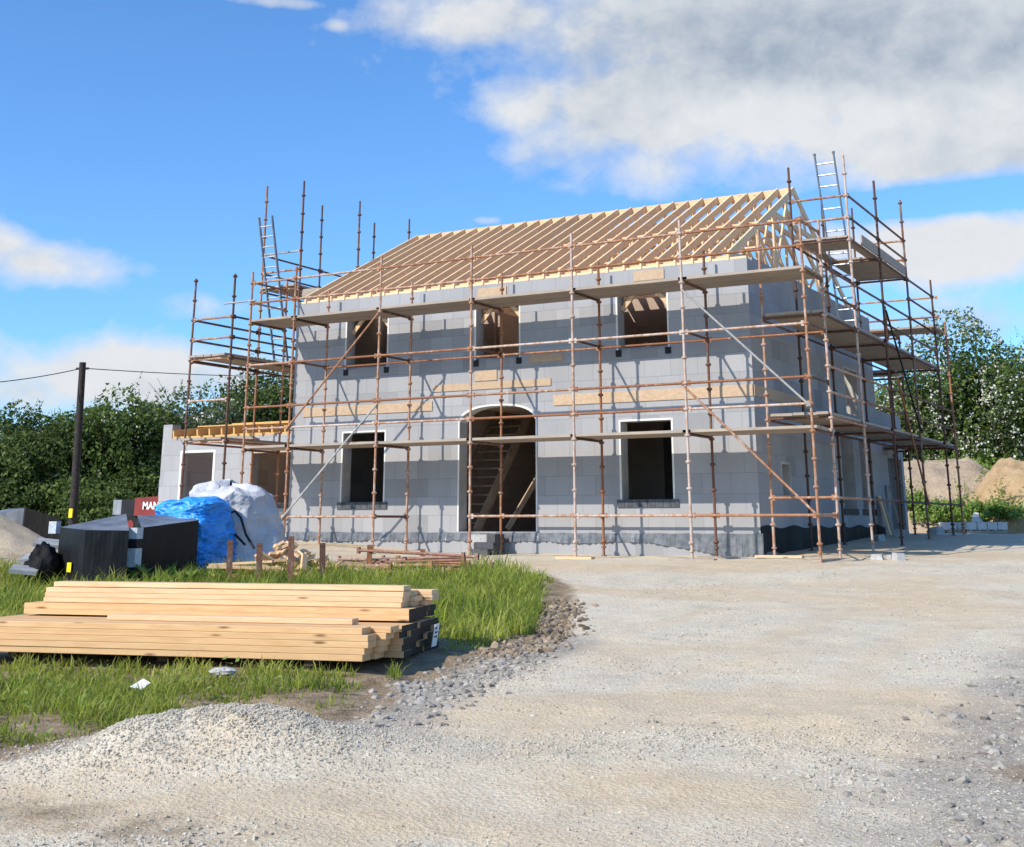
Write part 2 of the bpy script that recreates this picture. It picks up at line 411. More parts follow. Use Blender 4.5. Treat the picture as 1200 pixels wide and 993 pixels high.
grav = t.mix(t.math('MULTIPLY', t.ramp(t.noise(p, 1.1, 6, .65), .35, .7), .5), grav, (.66,.53,.36))
grav = t.mix(t.math('MULTIPLY', t.ramp(t.noise(t.mapping(p, (1,.45,1), (0,0,.15)), 1.7, 7, .68), .5, .72), .5), grav, (.36,.31,.24))
grav = t.mix(t.math('MULTIPLY', t.ramp(t.noise(p, .6, 5, .6), .45, .62), .4), grav, (.64,.575,.46))
fd = t.noise(p, 9, 7, .7)
dirt = t.mix(t.ramp(fd, .3, .7), (.46,.325,.185), (.68,.51,.315))
dirt = t.mix(.3, dirt, grav)
soilc = t.mix(t.ramp(t.noise(p, 5, 7, .7), .3, .7), (.14,.098,.058), (.42,.31,.20))
rubc = t.mix(t.ramp(vs.outputs[1], .1, .9), (.22,.195,.165), (.42,.37,.31))
edge = t.noise(p, 6, 6, .7)
def soft(ch, w=.5, a=.3, b=.7): return t.ramp(t.math('ADD', ch, t.math('MULTIPLY', t.math('SUBTRACT', edge, .5), w)), a, b)
col = t.mix(t.math('MULTIPLY', soft(sep.outputs[0], 1.1, .12, .95), .85), grav, dirt)
col = t.mix(t.math('MULTIPLY', soft(sep.outputs[2], .8, .2, .9), .8), col, rubc)
col = t.mix(soft(sep.outputs[1], .6), col, soilc)
col = t.mix(ca.outputs['Alpha'], col, t.mix(t.noise(p, .4, 5), (.05,.075,.02), (.10,.13,.04)))
t.l.new(col, t.b.inputs['Base Color']); t.b.inputs['Roughness'].default_value = .97; t.b.inputs['Specular IOR Level'].default_value = .1
hh = t.math('ADD', t.math('MULTIPLY', vo.outputs['Distance'], .9), t.math('ADD', t.math('MULTIPLY', vo2.outputs['Distance'], .45), t.math('MULTIPLY', fd, .8)))
t.l.new(t.bump(hh, .42, .025), t.b.inputs['Normal'])
M['ground'] = m
g = np_mesh('ground', np.stack([GX, GY, GZ], -1).reshape(-1, 3), quads, m, attrs={'mask': cols}, smooth=True)
tag(g, 'pale crushed stone yard and drive with sandy dirt patches', 'ground', kind='structure')

# ------------------------------------------------------------------ loose stones (nobody could count them)
OCT = np.array([(1,0,0),(-1,0,0),(0,1,0),(0,-1,0),(0,0,1),(0,0,-1)], float)
OCTF = np.array([(0,2,4),(2,1,4),(1,3,4),(3,0,4),(2,0,5),(1,2,5),(3,1,5),(0,3,5)])
ph = (1+5**.5)/2
ICO = np.array([(-1,ph,0),(1,ph,0),(-1,-ph,0),(1,-ph,0),(0,-1,ph),(0,1,ph),(0,-1,-ph),(0,1,-ph),(ph,0,-1),(ph,0,1),(-ph,0,-1),(-ph,0,1)])/1.9
ICOF = np.array([(0,11,5),(0,5,1),(0,1,7),(0,7,10),(0,10,11),(1,5,9),(5,11,4),(11,10,2),(10,7,6),(7,1,8),(3,9,4),(3,4,2),(3,2,6),(3,6,8),(3,8,9),(4,9,5),(2,4,11),(6,2,10),(8,6,7),(9,8,1)])
def stones(name, px, py, size, mat, proto=(OCT, OCTF), flat=.7, sink=.25, jit=.28):
    n = len(px); V, F = proto; k = len(V)
    v = np.repeat(V[None], n, 0)*(1+jit*(RNG.random((n, k, 1))-.5)*2) + jit*.6*(RNG.random((n, k, 3))-.5)
    v *= (.7+.6*RNG.random((n, 1, 3))); v[:,:,2] *= flat
    a = RNG.random(n)*6.283; ca, sa = np.cos(a)[:,None], np.sin(a)[:,None]; b = (RNG.random(n)-.5)*1.2; cb, sb = np.cos(b)[:,None], np.sin(b)[:,None]
    x, y, z = v[...,0], v[...,1], v[...,2]; y, z = y*cb-z*sb, y*sb+z*cb; x, y = x*ca-y*sa, x*sa+y*ca
    v = np.stack([x, y, z], -1)*size[:,None,None]
    v += np.stack([px, py, H(px, py)+size*flat*(.5-sink)], -1)[:,None]
    f = (F[None] + (np.arange(n)*k)[:,None,None]).reshape(-1, 3)
    return np_mesh(name, v.reshape(-1, 3), f, mat, attrs={'lv': np.repeat(RNG.random(n), k)})
def scatter_view(n, d0, d1, pw=1.6, u0=-60, u1=1260):
    """ground points spread over the part of the yard in sight"""
    d = d0 + (d1-d0)*RNG.random(n)**pw; u = u0+(u1-u0)*RNG.random(n)
    h = Fh[None,:2] + Rh[None,:2]*((u-CX)/FPX/.963)[:,None]
    return CAM[0]+h[:,0]*d, CAM[1]+h[:,1]*d
px, py = scatter_view(120000, 6.2, 23, 1.5)
sdv = bank_sd(px, py)
keep = (sdv < -.05) & ~((py > 1.3) & (px < -1.4)) & (RNG.random(len(px)) < sst(.30, .58, fbm(px*.8+3, py*.8, 4))*.85+.12) & (RNG.random(len(px)) > .75*tan_mask(px, py)) & (RNG.random(len(px)) > .9*track_mask(px, py))
px, py = px[keep], py[keep]
sz = .003+.0085*RNG.random(len(px))**3.2; sz *= 1+.8*sst(.5,.75,fbm(px*.9+31, py*.9, 3))
o = stones('loose_gravel', px, py, sz, M['gravel']); tag(o, 'loose pale limestone chippings strewn over the drive', 'gravel', kind='stuff')
# heap + coarse patches
n = 14000; a = RNG.normal(0,.72,n); b_ = RNG.normal(0,.34,n); hx = .82+.83*a-.56*b_; hy = -16.45+.56*a+.83*b_
o1x = 3.7+RNG.normal(0,.75,3200); o1y = -14.9+.45*(o1x-3.7)+RNG.normal(0,.28,3200)
o2x = 2.75+RNG.normal(0,.33,900); o2y = -15.5+RNG.normal(0,.3,900)
hx = np.concatenate([hx, o1x, o2x]); hy = np.concatenate([hy, o1y, o2y]); k = bank_sd(hx, hy) < .1; hx, hy = hx[k], hy[k]
o = stones('gravel_heap_stones', hx, hy, .0032+.0085*RNG.random(len(hx))**2.6, M['gravel'], (ICO, ICOF)); tag(o, 'coarse grey gravel lying on the low heap in front of the grass', 'gravel', kind='stuff')
# rubble strip along the bank and at the right edge of the drive
n = 1300; i = RNG.random(n); rx = np.interp(i, [0,.35,.7,1], [.25,.45,.7,1.25])+RNG.normal(0,.22,n)+.18; ry = np.interp(i, [0,.35,.7,1], [-11.4,-12.6,-13.9,-15.4])+RNG.normal(0,.22,n)
n2 = 800; qx = 5.5+RNG.normal(0,.42,n2); qy = -13.2+RNG.normal(0,1.5,n2); k = qx > 4.5; qx, qy = qx[k], qy[k]
q3x = 5.55+RNG.normal(0,.15,160); q3y = -16.25+RNG.normal(0,.35,160)
rx = np.concatenate([rx, qx, q3x]); ry = np.concatenate([ry, qy, q3y]); k = bank_sd(rx, ry) < .05; rx, ry = rx[k], ry[k]
o = stones('rubble_stones', rx, ry, .007+.040*RNG.random(len(rx))**3.6, M['rubble'], (ICO, ICOF), flat=.55, sink=.5); tag(o, 'grey broken rubble stone along the edges of the drive', 'rubble', kind='stuff')
# clods on the bare earth of the bank edge
n = 1500; i = RNG.random(n); rx = np.interp(i, [0,.3,.55,1], [-1.3,-.5,.14,.35])+RNG.normal(0,.14,n)+.05; ry = np.interp(i, [0,.3,.55,1], [-7.7,-9.3,-10.7,-12.0])+RNG.normal(0,.2,n)
m_, t_ = material('clod'); v_ = t_.attr('lv').outputs['Fac']; t_.l.new(t_.mix(v_, (.14,.10,.065), (.38,.29,.20)), t_.b.inputs['Base Color']); t_.b.inputs['Roughness'].default_value = .97
o = stones('earth_clods', rx, ry, .010+.04*RNG.random(n)**3, m_, (ICO, ICOF)); tag(o, 'brown earth clods along the cut edge of the grass bank', 'earth', kind='stuff')

# ------------------------------------------------------------------ house
house = thing('house_under_construction', 'two storey grey block house shell with bare timber roof trusses inside the scaffold', 'house')
XL, XR, YF, YB = -13.40, -1.63, 1.6, 11.53
WT = 5.93
def wall_cells(mb, a0, a1, z0, z1, holes, put):
    """wall along one axis; holes = (a0, a1, zb, top function or number)"""
    cuts = {a0, a1}
    for h in holes:
        if callable(h[3]):
            for k in range(25): cuts.add(h[0] + (h[1]-h[0])*k/24)
        else: cuts |= {h[0], h[1]}
    cuts = sorted(cuts)
    for c0, c1 in zip(cuts[:-1], cuts[1:]):
        mid = (c0+c1)/2; hs = sorted([h for h in holes if h[0] < mid < h[1]], key=lambda h: h[2]); zl = zr = z0
        for h in hs:
            if h[2] > max(zl, zr)+1e-4: put(mb, c0, c1, zl, zr, h[2], h[2])
            zl = h[3](c0) if callable(h[3]) else h[3]; zr = h[3](c1) if callable(h[3]) else h[3]
        put(mb, c0, c1, zl, zr, z1, z1)
def putX(y0, y1):
    def f(mb, c0, c1, zl, zr, tl, tr):
        mb.hexa([(c0,y0,zl),(c1,y0,zr),(c1,y1,zr),(c0,y1,zl),(c0,y0,tl),(c1,y0,tr),(c1,y1,tr),(c0,y1,tl)])
    return f
def putY(x0, x1):
    def f(mb, c0, c1, zl, zr, tl, tr):
        mb.hexa([(x1,c0,zl),(x1,c1,zr),(x0,c1,zr),(x0,c0,zl),(x1,c0,tl),(x1,c1,tr),(x0,c1,tr),(x0,c0,tl)])
    return f
DX0, DX1 = -8.61, -6.59
def arch(x, d=0):
    tt = min(1, abs((x-(DX0+DX1)/2)/((DX1-DX0)/2)))
    return 2.86+.335*(1-tt**2.5)**.55 - d
GW = [(-11.87,-10.60), (-4.62,-3.40)]; UW = [(-11.87,-10.60), (-8.20,-7.00), (-4.63,-3.41)]
mb = MB()
wall_cells(mb, XL, XR, -.4, WT, [(a, b, 1.10, 2.73) for a, b in GW] + [(DX0, DX1, .45, arch)] + [(a, b, 4.20, 5.50) for a, b in UW], putX(YF, YF+.33))
mb.build('front_wall', M['block'], house)
mb = MB(); SH = [(3.1,3.75,1.2,1.87), (7.72,8.98,.97,2.75), (9.44,10.74,.97,2.75), (8.5,9.8,3.25,4.42)]
wall_cells(mb, YF+.33, YB, -.4, 6.0, SH, putY(XR-.33, XR))
mb.build('side_wall', M['block'], house)
mb = MB(); wall_cells(mb, YF+.33, YB, -.4, 6.0, [(6.3,7.5,1.1,2.7)], putY(XL, XL+.33)); mb.build('side_wall', M['block'], house)
mb = MB(); wall_cells(mb, XL+.33, XR-.33, -.4, 6.0, [(-11.5,-10,1.1,2.7),(-5,-3.4,4.2,5.4)], putX(YB-.33, YB)); mb.build('rear_wall', M['block'], house)
# single storey rear wing: wall with an open corner
mb = MB(); wall_cells(mb, YB, 14.25, -.2, 3.55, [(12.4,14.0,.3,2.35)], putY(XR-.33, XR)); mb.build('rear_wing_wall', M['block'], house)
mb = MB(); mb.box((-7,13.92,-.2), (XR-.33,14.25,3.2)); mb.build('rear_wing_wall', M['block'], house)
# floors and inner walls
mb = MB(); mb.box((XL+.33,YF+.33,.2), (XR-.33,YB-.33,.45)); mb.build('ground_floor', M['concrete'], house)
mb = MB(); mb.box((XL+.33,YF+.33,3.18), (-9.45,YB-.33,3.42)); mb.box((-8.45,YF+.33,3.18), (XR-.33,YB-.33,3.42)); mb.box((-9.45,4.85,3.18), (-8.45,YB-.33,3.42)); mb.build('upper_floor', M['stair_wood'], house)
MB().box((XL+.34,YF+.335,5.90), (-6.0,4.5,5.925)).box((-5.9,YF+.335,5.90),(XR-.34,4.5,5.925)).build('ceiling_board', M['osb'], house)  # wood ceiling, its depth added to keep direct sun off the partition
mb = MB(); mb.box((XL+.33,4.9,3.42), (-9.6,5.0,5.9)); mb.box((-8.4,4.9,3.42), (XR-.33,5.0,5.9)); mb.box((-6.2,YF+.34,3.42), (-6.1,4.9,5.9)); mb.box((-9.6,5.0,3.42),(-9.5,9,5.9)); mb.build('partition_wall', M['block_inner'], house)
mb = MB(); mb.box((-9.6,YF+.34,.45), (-9.5,7.5,3.18)); mb.box((-6.2,YF+.34,.45), (-6.1,7.5,3.18)); mb.box((-9.5,7.4,.45), (-6.2,7.5,3.18)); mb.build('partition_wall', M['block_inner'], house)
# staircase inside the arched door
st = MB().build('staircase', M['stair_wood'], house)
n = 14; y0, y1, z0, z1 = 2.35, 4.85, .45, 3.35
for x in (-9.42, -8.52):
    MB().beam((x,y0-.1,z0-.02),(x,y1,z1-.05),.04,.26).build('stringer', M['stair_wood'], st)
for k in range(n):
    y = y0+(y1-y0)*k/n; z = z0+(z1-z0)*(k+1)/n
    MB().box((-9.40,y,z-.035), (-8.54,y+.24,z)).build('tread', M['stair_wood'], st)
mb = MB(); mb.beam((-7.9,2.6,.5),(-7.3,4.0,2.5),.045,.12); mb.build('leaning_plank', M['stair_wood'], house)
# door lining
mb = MB(); e = .035; K = 24
for k in range(K):
    xa = DX0+(DX1-DX0)*k/K; xb = DX0+(DX1-DX0)*(k+1)/K
    cxd = (DX0+DX1)/2; f = lambda x: cxd+(x-cxd)*(1-2*e/(DX1-DX0))
    za, zb = arch(xa), arch(xb)
    mb.hexa([(f(xa),YF-.006,za-e),(f(xb),YF-.006,zb-e),(f(xb),YF+.34,zb-e),(f(xa),YF+.34,za-e),(xa,YF-.006,za+.006),(xb,YF-.006,zb+.006),(xb,YF+.34,zb+.006),(xa,YF+.34,za+.006)])
dl = mb.build('door_frame', M['white_lining'], house); dl['label'] = 'white lined arched doorway'
for xa in (DX0-.004, DX1-e+.004):
    MB().box((xa,YF-.006,.452), (xa+e,YF+.02,arch(DX0)-.002)).build('jamb_edge', M['white_lining'], dl)
    MB().box((xa,YF+.021,.452), (xa+e,YF+.34,arch(DX0)-.002)).build('jamb', M['jamb_grey'], dl)
# windows
def opening(x0, x1, zb, zt, sill):
    e = .035
    mb = MB(); mb.box((x0-.004,YF-.006,zb), (x0+e,YF+.02,zt)); mb.box((x1-e,YF-.006,zb), (x1+.004,YF+.02,zt)); mb.box((x0+e+.001,YF-.006,zt-e), (x1-e-.001,YF+.02,zt+.004))
    w = mb.build('window_frame', M['white_lining'], house)
    mb = MB(); mb.box((x0,YF+.022,zb), (x0+e,YF+.345,zt)); mb.box((x1-e,YF+.022,zb), (x1,YF+.345,zt)); mb.box((x0+e+.001,YF+.022,zt-e), (x1-e-.001,YF+.345,zt-.001)); mb.build('reveal', M['jamb_grey'], w)
    if sill:
        s = MB(); nb = 8; a, b = x0-.07, x1+.09
        for k in range(nb):
            s.box((a+(b-a)*k/nb+.004, YF-.03, zb-.155), (a+(b-a)*(k+1)/nb-.004, YF+.30, zb-.003+.004*(k % 2)))
        s.build('sill', M['sill_dark'], w)
    else:
        for xx in (x0-.02, x1-.1):
            MB().box((xx,YF-.02,zb-.14), (xx+.13,YF+.12,zb)).build('packer', M['dpc_black'], w)
        MB().box((x0+.08,YF+.05,zb-.0), (x1-.08,YF+.30,zb+.045)).build('sill', M['concrete'], w)
        s = MB(); s.beam((x0+.04,YF+.24,zt-.40),(x0+.38,YF+.24,zt-.02),.05,.10); s.build('corner_strut', M['timber'], w)
        s = MB(); s.beam((x1-.04,YF+.24,zt-.40),(x1-.38,YF+.24,zt-.02),.05,.10); s.build('corner_strut', M['timber'], w)
for a, b in GW: opening(a, b, 1.10, 2.73, True)
for a, b in UW: opening(a, b, 4.20, 5.50, False)
# side openings: pale reveals and dark sills
for a, b, zb, zt in SH:
    e = .05; mb = MB(); mb.box((XR-.34,a,zb), (XR+.006,a+e,zt)); mb.box((XR-.34,b-e,zb), (XR+.006,b,zt)); mb.box((XR-.34,a+e+.001,zt-e), (XR+.006,b-e-.001,zt))
    w = mb.build('window_frame', M['jamb_grey'], house)
    if zb < 1.1: MB().box((XR-.2,a-.02,zb-.15), (XR+.02,b+.02,zb-.004)).build('sill', M['dpc_black'], w)
# timber boards fixed on the blockwork
for x0, x1, z0, z1 in [(-9.3,-6.23,3.54,3.70), (-6.17,-1.64,3.10,3.33), (-13.07,-9.32,3.12,3.34), (-8.18,-7.6,3.73,3.96), (-6.78,-5.93,4.06,4.24), (-8.12,-7.36,5.62,5.85), (-4.18,-3.48,5.66,5.88)]:
    MB().box((x0,YF-.022,z0), (x1,YF-.001,z1)).build('fixed_board', M['osb'], house)
MB().box((XR+.001,1.62,3.10), (XR+.02,5.6,3.33)).build('fixed_board', M['osb'], house)
# membrane strips at the foot of the walls
def strip(name, pts, mat, droop):
    V = []; n = len(pts); rows = 5
    for j in range(rows):
        for i, (x, y, ox, oy, zt, zb) in enumerate(pts):
            s = j/(rows-1); w = (.008+.018*s)*(1+math.sin(i*1.05+math.sin(i*.17)*3)*.7+math.sin(i*.31+2)*.5+.25*math.sin(i*2.3))
            V.append((x+ox*(.006+max(0,w)), y+oy*(.006+max(0,w)), zt+(zb-zt)*s+droop*math.sin(i*.23)*.3*s))
    F = np.array([(j*n+i, j*n+i+1, (j+1)*n+i+1, (j+1)*n+i) for j in range(rows-1) for i in range(n-1)])
    return np_mesh(name, np.array(V), F, mat, house, smooth=True)
N = 420
strip('damp_proof_membrane', [(XL+(XR+.05-XL)*i/N, YF, 0, -1, .44-.015*abs(math.sin(i*.12)), .24+.02*math.sin(i*.085)-.30*float(sst(335,410,np.array(i)))) for i in range(N+1)], M['silver_film'], .02)
strip('damp_proof_membrane', [(XR, YF-.03+(YB-YF)*i/90, 1, 0, .56+.03*math.sin(i*.4), .02+.05*math.sin(i*.3)) for i in range(91)], M['black_sheet'], .1)
# roof
RY, RZ, SL = 6.565, 8.65, .512
TX = [-13.16+(13.16-2.04)*i/28 for i in range(29)]
MB().box((XL+.02,YF+.02,WT+.002), (XR-.02,YF+.14,WT+.05)).build('wall_plate', M['truss_wood'], house)
MB().box((XL+.02,YB-.14,6.002), (XR-.02,YB-.02,6.05)).build('wall_plate', M['truss_wood'], house)
tw, td = .047, .18
tproto = None
for i, x in enumerate(TX):
    if tproto is None:
        mb = MB()
        def raf(s):
            ye = RY - s*4.975; ze = RZ-SL*4.975
            a = [(ye,ze-td*1.02),(RY-s*.001,RZ-td*1.02),(RY-s*.001,RZ),(ye,ze)]
            vs = [(-tw/2,p[0],p[1]) for p in a] + [(tw/2,p[0],p[1]) for p in a]
            mb.add(vs, [(0,1,2,3),(7,6,5,4),(0,4,5,1),(1,5,6,2),(2,6,7,3),(3,7,4,0)])
        raf(1); raf(-1)
        mb.box((-tw/2+.001,YF+.25,6.03), (tw/2-.001,YB-.25,6.17))
        for s in (-1, 1):
            mb.box((-tw/2+.002,RY+s*1.75-.05,6.17), (tw/2-.002,RY+s*1.75+.05,RZ-SL*1.75-td))
            mb.beam((0,RY+s*1.75,6.2),(0,RY+s*3.0,RZ-SL*3.0-td*.9),tw-.006,.09)
            mb.beam((0,RY+s*1.7,6.25),(0,RY+s*.55,RZ-SL*.55-td*.9),tw-.008,.09)
        mb.box((-tw/2+.003,RY-1.75,7.55), (tw/2-.003,RY+1.75,7.69))
        tproto = o = mb.build('roof_truss', M['truss_wood'], house)
    else:
        o = tproto.copy(); COL.objects.link(o); o.parent = house
    o.location.x = x
    o.location.z = random.uniform(-.012, .012)
for i in range(28):
    if i == 0:
        rb = o = MB().box((-.001,RY-.02,0), (.345,RY+.02,.2)).build('ridge_noggin', M['timber'], house)
    else: o = rb.copy(); COL.objects.link(o); o.parent = house
    o.location = (TX[i]+.026, 0, RZ-.225)
for y, z in ((RY-1.6,7.50-.0),(RY-3.2,6.56),(RY+2.4,6.98)):
    MB().box((-13.2,y-.045,z-.06), (-2.0,y+.045,z-.025)).build('roof_binder', M['truss_wood'], house)
for i in range(7, 29):   # short pale blocking between the rafters towards the right end
    if i % 1 == 0 and i < 28 and i > 14:
        MB().box((TX[i]+.025,RY-2.5-.02,RZ-SL*2.5-td-.02), (TX[i+1]-.025,RY-2.5+.02,RZ-SL*2.5-td+.07)).build('noggin', M['timber'], house)
# eaves soffit blocks
MB().box((XL+.25,YF+.15,WT+.055), (XR-.4,YF+.185,WT+.12)).build('eaves_board', M['timber'], house)

# annex (single storey wing on the left)
AX0, AY = -19.05, 3.0
mb = MB(); wall_cells(mb, AX0, XL, -.2, 2.86, [(-18.35,-17.1,.3,2.52), (-15.85,-14.5,1.13,2.45)], putX(AY, AY+.3)); mb.box((AX0,AY+.003,2.861), (-18.72,AY+.33,3.24)); mb.build('annex_wall', M['block_annex'], house)
mb = MB(); wall_cells(mb, AY+.3, 8.0, -.2, 2.86, [], putY(AX0, AX0+.3)); mb.build('annex_wall', M['block_annex'], house)
mb = MB(); wall_cells(mb, AX0+.3, XL, -.2, 3.5, [(-16.9,-15.9,.3,2.4)], putX(7.7, 8.0)); mb.build('annex_wall', M['block_inner'], house)
mb = MB(); mb.box((-16.2,AY+.31,.2), (-16.1,7.69,2.8)); mb.build('partition_wall', M['block_inner'], house)
mb = MB(); mb.box((-18.353,AY-.006,.3), (-18.28,AY+.05,2.52)); mb.box((-17.17,AY-.006,.3), (-17.097,AY+.05,2.52)); mb.box((-18.279,AY-.006,2.46), (-17.171,AY+.05,2.524)); w = mb.build('door_frame', M['white_lining'], house)
mb = MB(); mb.box((-15.853,AY-.006,1.13), (-15.80,AY+.05,2.45)); mb.box((-15.799,AY-.006,2.395), (-14.5,AY+.05,2.454)); w = mb.build('window_frame', M['osb'], house)
MB().box((-15.9,AY-.03,1.0), (-14.45,AY+.2,1.127)).build('sill', M['sill_dark'], w)
for i in range(12):
    x = -18.55+i*.43
    mb = MB(); mb.beam((x,AY-.12,2.985),(x+.0,5.3,3.30),.05,.17); mb.build('annex_rafter', M['annex_wood'], house)
mb = MB(); mb.box((-18.70,AY+.02,2.864), (XL,AY+.14,2.91)); mb.build('wall_plate', M['annex_wood'], house)
mb = MB(); mb.beam((-18.6,AY+.9,3.235),(XL-.02,AY+.9,3.235),.1,.03); mb.box((-18.65,5.31,3.1),(XL-.02,5.36,3.42)); mb.build('roof_binder', M['annex_wood'], house)

# ------------------------------------------------------------------ scaffold
scaf = thing('scaffold', 'rusty tubular steel scaffold with timber board decks standing round the block house', 'scaffold')
PITCH = .495
def lugs(mb, x, y, z):
    mb.tube((x,y,z-.035),(x,y,z-.012),.036,8,.058); mb.tube((x,y,z-.012),(x,y,z+.012),.058,8); mb.tube((x,y,z+.012),(x,y,z+.03),.058,8,.03)
def standard(x, y, z0, base, top, mat='rust', plate=True):
    mb = MB(); mb.tube((0,0,z0),(0,0,top),.0275,8)
    k = 0
    z = base-PITCH if base-PITCH > z0+.12 else base
    while z < top-.05: lugs(mb, 0, 0, z); z += PITCH
    if plate: mb.tube((0,0,z0),(0,0,z0+.012),.075,4); mb.tube((0,0,z0+.16),(0,0,z0+.19),.055,6)
    o = mb.build('standard', M[mat], scaf); o.location = (x, y, 0)
    o.rotation_euler = (random.uniform(-.003,.003), random.uniform(-.003,.003), random.uniform(0,6))
    return o
def rail(name, p, q, mat='rust', r=.0255):
    p = Vector(p); q = Vector(q); mb = MB(); d = (q-p).normalized(); mb.tube(p+d*.045, q-d*.045, r, 8)
    for a, s in ((p, 1), (q, -1)):
        c = a+d*s*.06; mb.beam(c-d*.03, c+d*.03, .035, .10)
    return mb.build(name, M[mat], scaf)
def deck(p0, p1, side, z, nb=5, bw=.225, x_axis=True, mat='deck_wood', overhang=.06):
    """five boards side by side between two frames; p0->p1 the run, side the width direction sign"""
    mb = MB()
    for b in range(nb):
        off = .03+b*(bw+.008); j0, j1 = random.uniform(-.05,.05), random.uniform(-.05,.05); dz = random.uniform(0,.012)
        if x_axis:
            a0, a1 = sorted((p0[0], p1[0])); y0 = p0[1]+side*off; y1 = y0+side*bw; y0, y1 = sorted((y0,y1))
            mb.box((a0-overhang+j0, y0, z+dz), (a1+overhang+j1, y1, z+dz+.052))
        else:
            a0, a1 = sorted((p0[1], p1[1])); x0 = p0[0]+side*off; x1 = x0+side*bw; x0, x1 = sorted((x0,x1))
            mb.box((x0, a0-overhang+j0, z+dz), (x1, a1+overhang+j1, z+dz+.052))
    o = mb.build('deck', M[mat], scaf); return o
def kz(base, k): return base+PITCH*k
IN = 1.28; B0 = .77
FX = [0, -2.438, -4.876, -7.314, -9.752, -12.19, -13.515]
pm = ['rust_pale','rust_pale','rust_pale','rust','rust','rust','rust']
for i, x in enumerate(FX):
    g0 = h1(x, 0); standard(x, 0, g0, B0, 6.28 if i == 0 else 6.49, pm[i])
    if i: standard(x, IN, h1(x, IN), B0, 6.10 if i < 6 else 6.47, 'rust_dark_shade' if i in (1,) else 'rust')
for i in range(6):
    x0, x1 = FX[i], FX[i+1]; mt = pm[i]
    if i != 3: rail('ledger', (x0,0,B0), (x1,0,B0), mt)
    if i < 3: rail('ledger', (x0,IN,B0+.01), (x1,IN,B0+.01), 'rust')
    rail('ledger', (x0,0,kz(B0,7)), (x1,0,kz(B0,7)), mt)
    if i < 5: rail('ledger', (x0,IN,kz(B0,7)), (x1,IN,kz(B0,7)), 'rust')
    for k in (4, 5, 10, 11):
        rail('guard_rail', (x0,0,kz(B0,k)), (x1,0,kz(B0,k)), random.choice(['rust','rust_pale','rust']))
    for k in (3, 9):
        deck((x0,-.03), (x1,-.03), 1, kz(B0,k)+.045)
for i, x in enumerate(FX):
    for k in ((3, 7, 9) if i < 6 else (3, 9, 10, 11)):
        rail('transom', (x,0,kz(B0,k)+.02), (x,IN,kz(B0,k)+.02), 'rust_dark_shade' if k < 10 else 'rust')
rail('transom', (0,0,B0), (0,IN,B0)); rail('transom', (FX[5],0,B0), (FX[5],IN,B0)); rail('transom', (FX[4],0,B0), (FX[4],IN,B0), 'rust_dark_shade'); rail('transom', (FX[2],0,B0),(FX[2],IN,B0),'rust')
rail('transom', (0,0,kz(B0,10)), (0,IN,kz(B0,10))); rail('transom', (0,0,kz(B0,11)), (0,IN,kz(B0,11))); rail('transom', (0,0,kz(B0,5)), (0,IN,kz(B0,5)),'rust_dark_shade')
for p, q, mt in [((-12.25,-.05,.72),(-9.72,-.05,3.15),'galv'), ((-12.23,-.05,2.70),(-9.72,-.05,5.2),'rust_pale'), ((-2.45,-.05,5.08),(0,-.05,2.7),'galv'), ((-2.45,-.05,3.17),(0,-.05,.77),'rust')]:
    MB().tube(p, q, .023, 8).build('diagonal_brace', M[mt], scaf)
# right-hand run
RB = 1.10; OX, IX = 0.0, -1.28
RYs = [1.28, 3.72, 6.25, 9.05, 11.98, 13.38]
tops = [6.47, 8.45, 8.46, 8.60, 7.0, 6.05]; itops = [6.42, 8.35, 8.05, 8.55, 6.4, 6.0]
rm = ['rust_pale','rust_pale','rust_dark_shade','rust_dark_shade','rust_dark_shade','rust']
for i, y in enumerate(RYs):
    standard(OX, y, h1(OX, y), RB, tops[i], rm[i]); standard(IX, y+.04, h1(IX, y), RB, itops[i], 'rust_dark_shade' if i else 'rust')
for i in range(5):
    y0, y1 = RYs[i], RYs[i+1]; mt = 'rust_dark_shade' if i else 'rust'
    rail('ledger', (OX,y0,RB), (OX,y1,RB), mt)
    rail('ledger', (OX,y0,kz(RB,3)), (OX,y1,kz(RB,3)), mt); rail('ledger', (IX,y0,kz(RB,3)), (IX,y1,kz(RB,3)), 'rust_dark_shade')
    for k in (4, 5): rail('guard_rail', (OX,y0,kz(RB,k)), (OX,y1,kz(RB,k)), 'rust' if i < 2 else 'rust_dark_shade')
    deck((OX,y0), (OX,y1), -1, kz(RB,3)+.05, x_axis=False, mat='deck_wood_y')
    if i < 4:
        rail('ledger', (OX,y0,kz(RB,7)), (OX,y1,kz(RB,7)), 'rust_dark_shade'); rail('ledger', (IX,y0,kz(RB,7)), (IX,y1,kz(RB,7)), 'rust_dark_shade')
        for k in (8, 9): rail('guard_rail', (OX,y0,kz(RB,k)), (OX,y1,kz(RB,k)), 'rust_dark_shade')
        deck((OX,y0), (OX,y1), -1, kz(RB,7)+.05, x_axis=False, mat='deck_wood_y')
    if i in (1, 2):
        rail('ledger', (OX,y0,kz(RB,11)), (OX,y1,kz(RB,11)), 'rust_dark_shade'); rail('ledger', (IX,y0,kz(RB,11)), (IX,y1,kz(RB,11)), 'rust_dark_shade')
        for k in (12, 13): rail('guard_rail', (OX,y0,kz(RB,k)), (OX,y1,kz(RB,k)), 'rust_dark_shade')
for k in (9, 10, 11): rail('guard_rail', (OX,RYs[3],kz(RB,k)), (OX,RYs[4],kz(RB,k)), 'rust_dark_shade')
